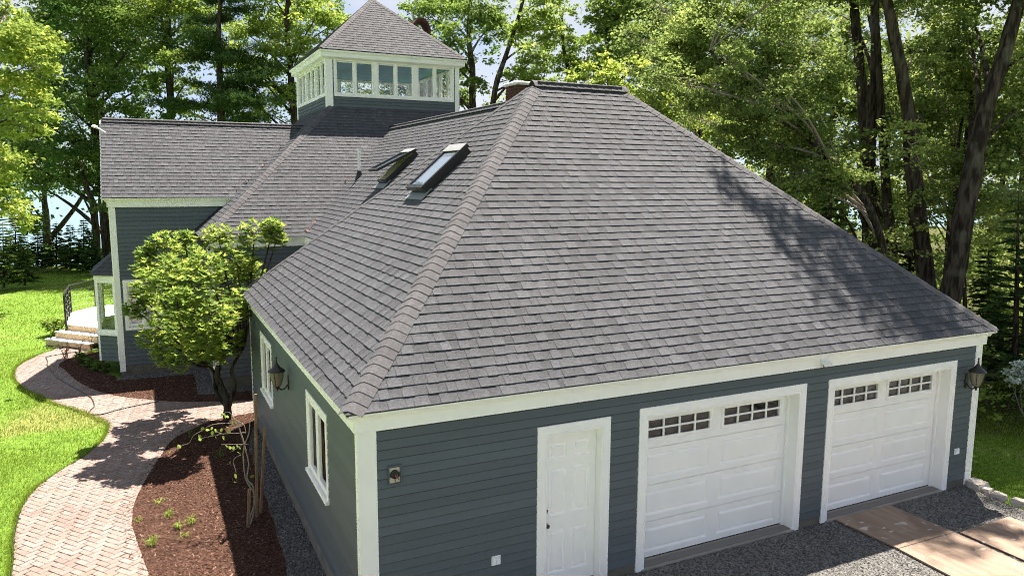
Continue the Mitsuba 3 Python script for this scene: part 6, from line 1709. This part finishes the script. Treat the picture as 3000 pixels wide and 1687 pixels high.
for n_, ((x, y), lab) in enumerate(zip([(-2.03, 5.09), (-1.9, 4.43), (-1.78, 3.96), (-1.60, 4.05), (-2.15, 3.55), (-2.33, 4.45), (-1.72, 3.62)],
        ['thin sprout farthest up the sunlit mulch bed', 'leafy sprout in the middle of the sunlit mulch', 'left one of two sprouts close together in the sunlit mulch', 'right one of two sprouts close together near the shadow edge', 'taller pale sprout nearest the bottom of the mulch bed', 'faint sprout at the path edge of the mulch bed', 'small low sprout below the pair of sprouts'])):
    tuft('garden_sprout', x, y, (12, 22, 26, 24, 22, 7, 12)[n_], (0.10, 0.17, 0.16, 0.17, 0.20, 0.12, 0.10)[n_], 0.15, 0.006, 0.82, lab, 'plant', None, 700 + n_)
for n_, (x, y, lab) in enumerate([(-0.95, 6.78, 'spindly plant in the shaded mulch beside the garage'), (-1.38, 8.3, 'small plant at the foot of the forked tree near the path')]):
    tuft('garden_plant', x, y, 12, 0.25, 0.16, 0.006, 0.4, lab, 'plant', None, 720 + n_)


def bush(name, blobs, n, size, tone, label, cat, seed, bsdf='m_leaf', group=None):
    r = np.random.default_rng(seed)
    k = thing(name, label, cat, group)
    lv, mb = MB(), MB()
    c0 = np.mean([b[:2] for b in blobs], 0)
    for x, y, z, br in blobs:
        S = leaf_blob(lv, r, (x, y, z), br, n, size, tone, sub=8, up=0.6)
        for s in S[:4]:
            mb.tube(bezier(np.array([c0[0], c0[1], 0.0]), np.array([x, y, z * 0.5]), s, 4), [0.012, 0.009, 0.006, 0.003], 5, cap=False)
    put(f'{k}__stems', mb, 'm_twig', smooth=True)
    put(f'{k}__foliage', lv, bsdf)
    return k


for n_, (x, y, lab) in enumerate([(-3.85, 16.5, 'dark low shrub at the left end of the shaded bed by the bay'), (-3.60, 15.75, 'dark low shrub in the shaded bed below the bay window'), (-3.38, 15.15, 'dark spreading shrub nearest the house corner in the shaded bed')]):
    bush('low_shrub', [(*low([x, y, 0.16]), 0.22), (*low([x + 0.2, y - 0.2, 0.12]), 0.18)], 260, 0.075, 0.35, lab, 'shrub', 740 + n_)
for n_, (x, y, lab) in enumerate([(-4.28, 16.75, 'thin red stemmed plant at the tip of the shaded bed'), (-4.25, 17.2, 'tall red stemmed plant against the brick path'), (-3.95, 17.55, 'red stemmed plant in front of the lowest deck step'), (-3.65, 17.8, 'red stemmed plant closest to the bay window')]):
    r = np.random.default_rng(760 + n_)
    x, y = low([x, y])
    mb, lv = MB(), MB()
    for q in range(7):
        a = r.uniform(0, 6.28)
        e = np.array([x + math.cos(a) * 0.16, y + math.sin(a) * 0.16, r.uniform(0.2, 0.45)])
        B = bezier(np.array([x, y, GL]), np.array([x, y, 0.15]) + r.normal(0, 0.03, 3), e, 5)
        mb.tube(B, np.linspace(0.007, 0.003, 5), 5)
        m = 7
        c = B[r.integers(1, 5, m)] + r.normal(0, 0.02, (m, 3))
        lv.add(*leaf_quads(c, np.full(m, 0.06), np.full(m, 0.013), rand_dirs(m, r, 0.3), rand_dirs(m, r), r.uniform(0, 0.4, m)))
    k = thing('red_stemmed_plant', lab, 'plant')
    put(f'{k}__stem', mb, 'm_red_twig')
    put(f'{k}__leaves', lv, 'm_leaf')
bush('fern_bush', [(*low([-4.85, 20.75, 0.45]), 0.42), (*low([-5.05, 21.2, 0.40]), 0.38), (*low([-4.75, 20.2, 0.25]), 0.28)], 420, 0.11, 0.6, 'bright green bushy shrub on the lawn left of the deck steps', 'shrub', 780)
bush('silver_shrub', [(14.95, 1.5, 1.3, 0.26), (14.75, 1.65, 1.1, 0.24), (15.25, 1.2, 1.2, 0.32), (15.0, 1.2, 0.9, 0.3)], 420, 0.085, 0.5, 'shrub covered with white blossom at the right edge beyond the lawn', 'shrub', 790, 'm_white_flower')
for n_, (x, y, z, br, lab) in enumerate([(13.9, 3.4, 0.55, 0.6, 'bushy green shrub right behind the garage corner at the lawn edge'), (14.6, 2.6, 0.6, 0.55, 'green shrub left of the white blossoming shrub'), (15.6, 2.2, 0.7, 0.65, 'leafy shrub behind the white blossoming shrub')]):
    bush('green_shrub', [(x, y, z, br), (x + 0.4, y + 0.3, z * 0.7, br * 0.8)], 420, 0.11, 0.5, lab, 'shrub', 800 + n_)
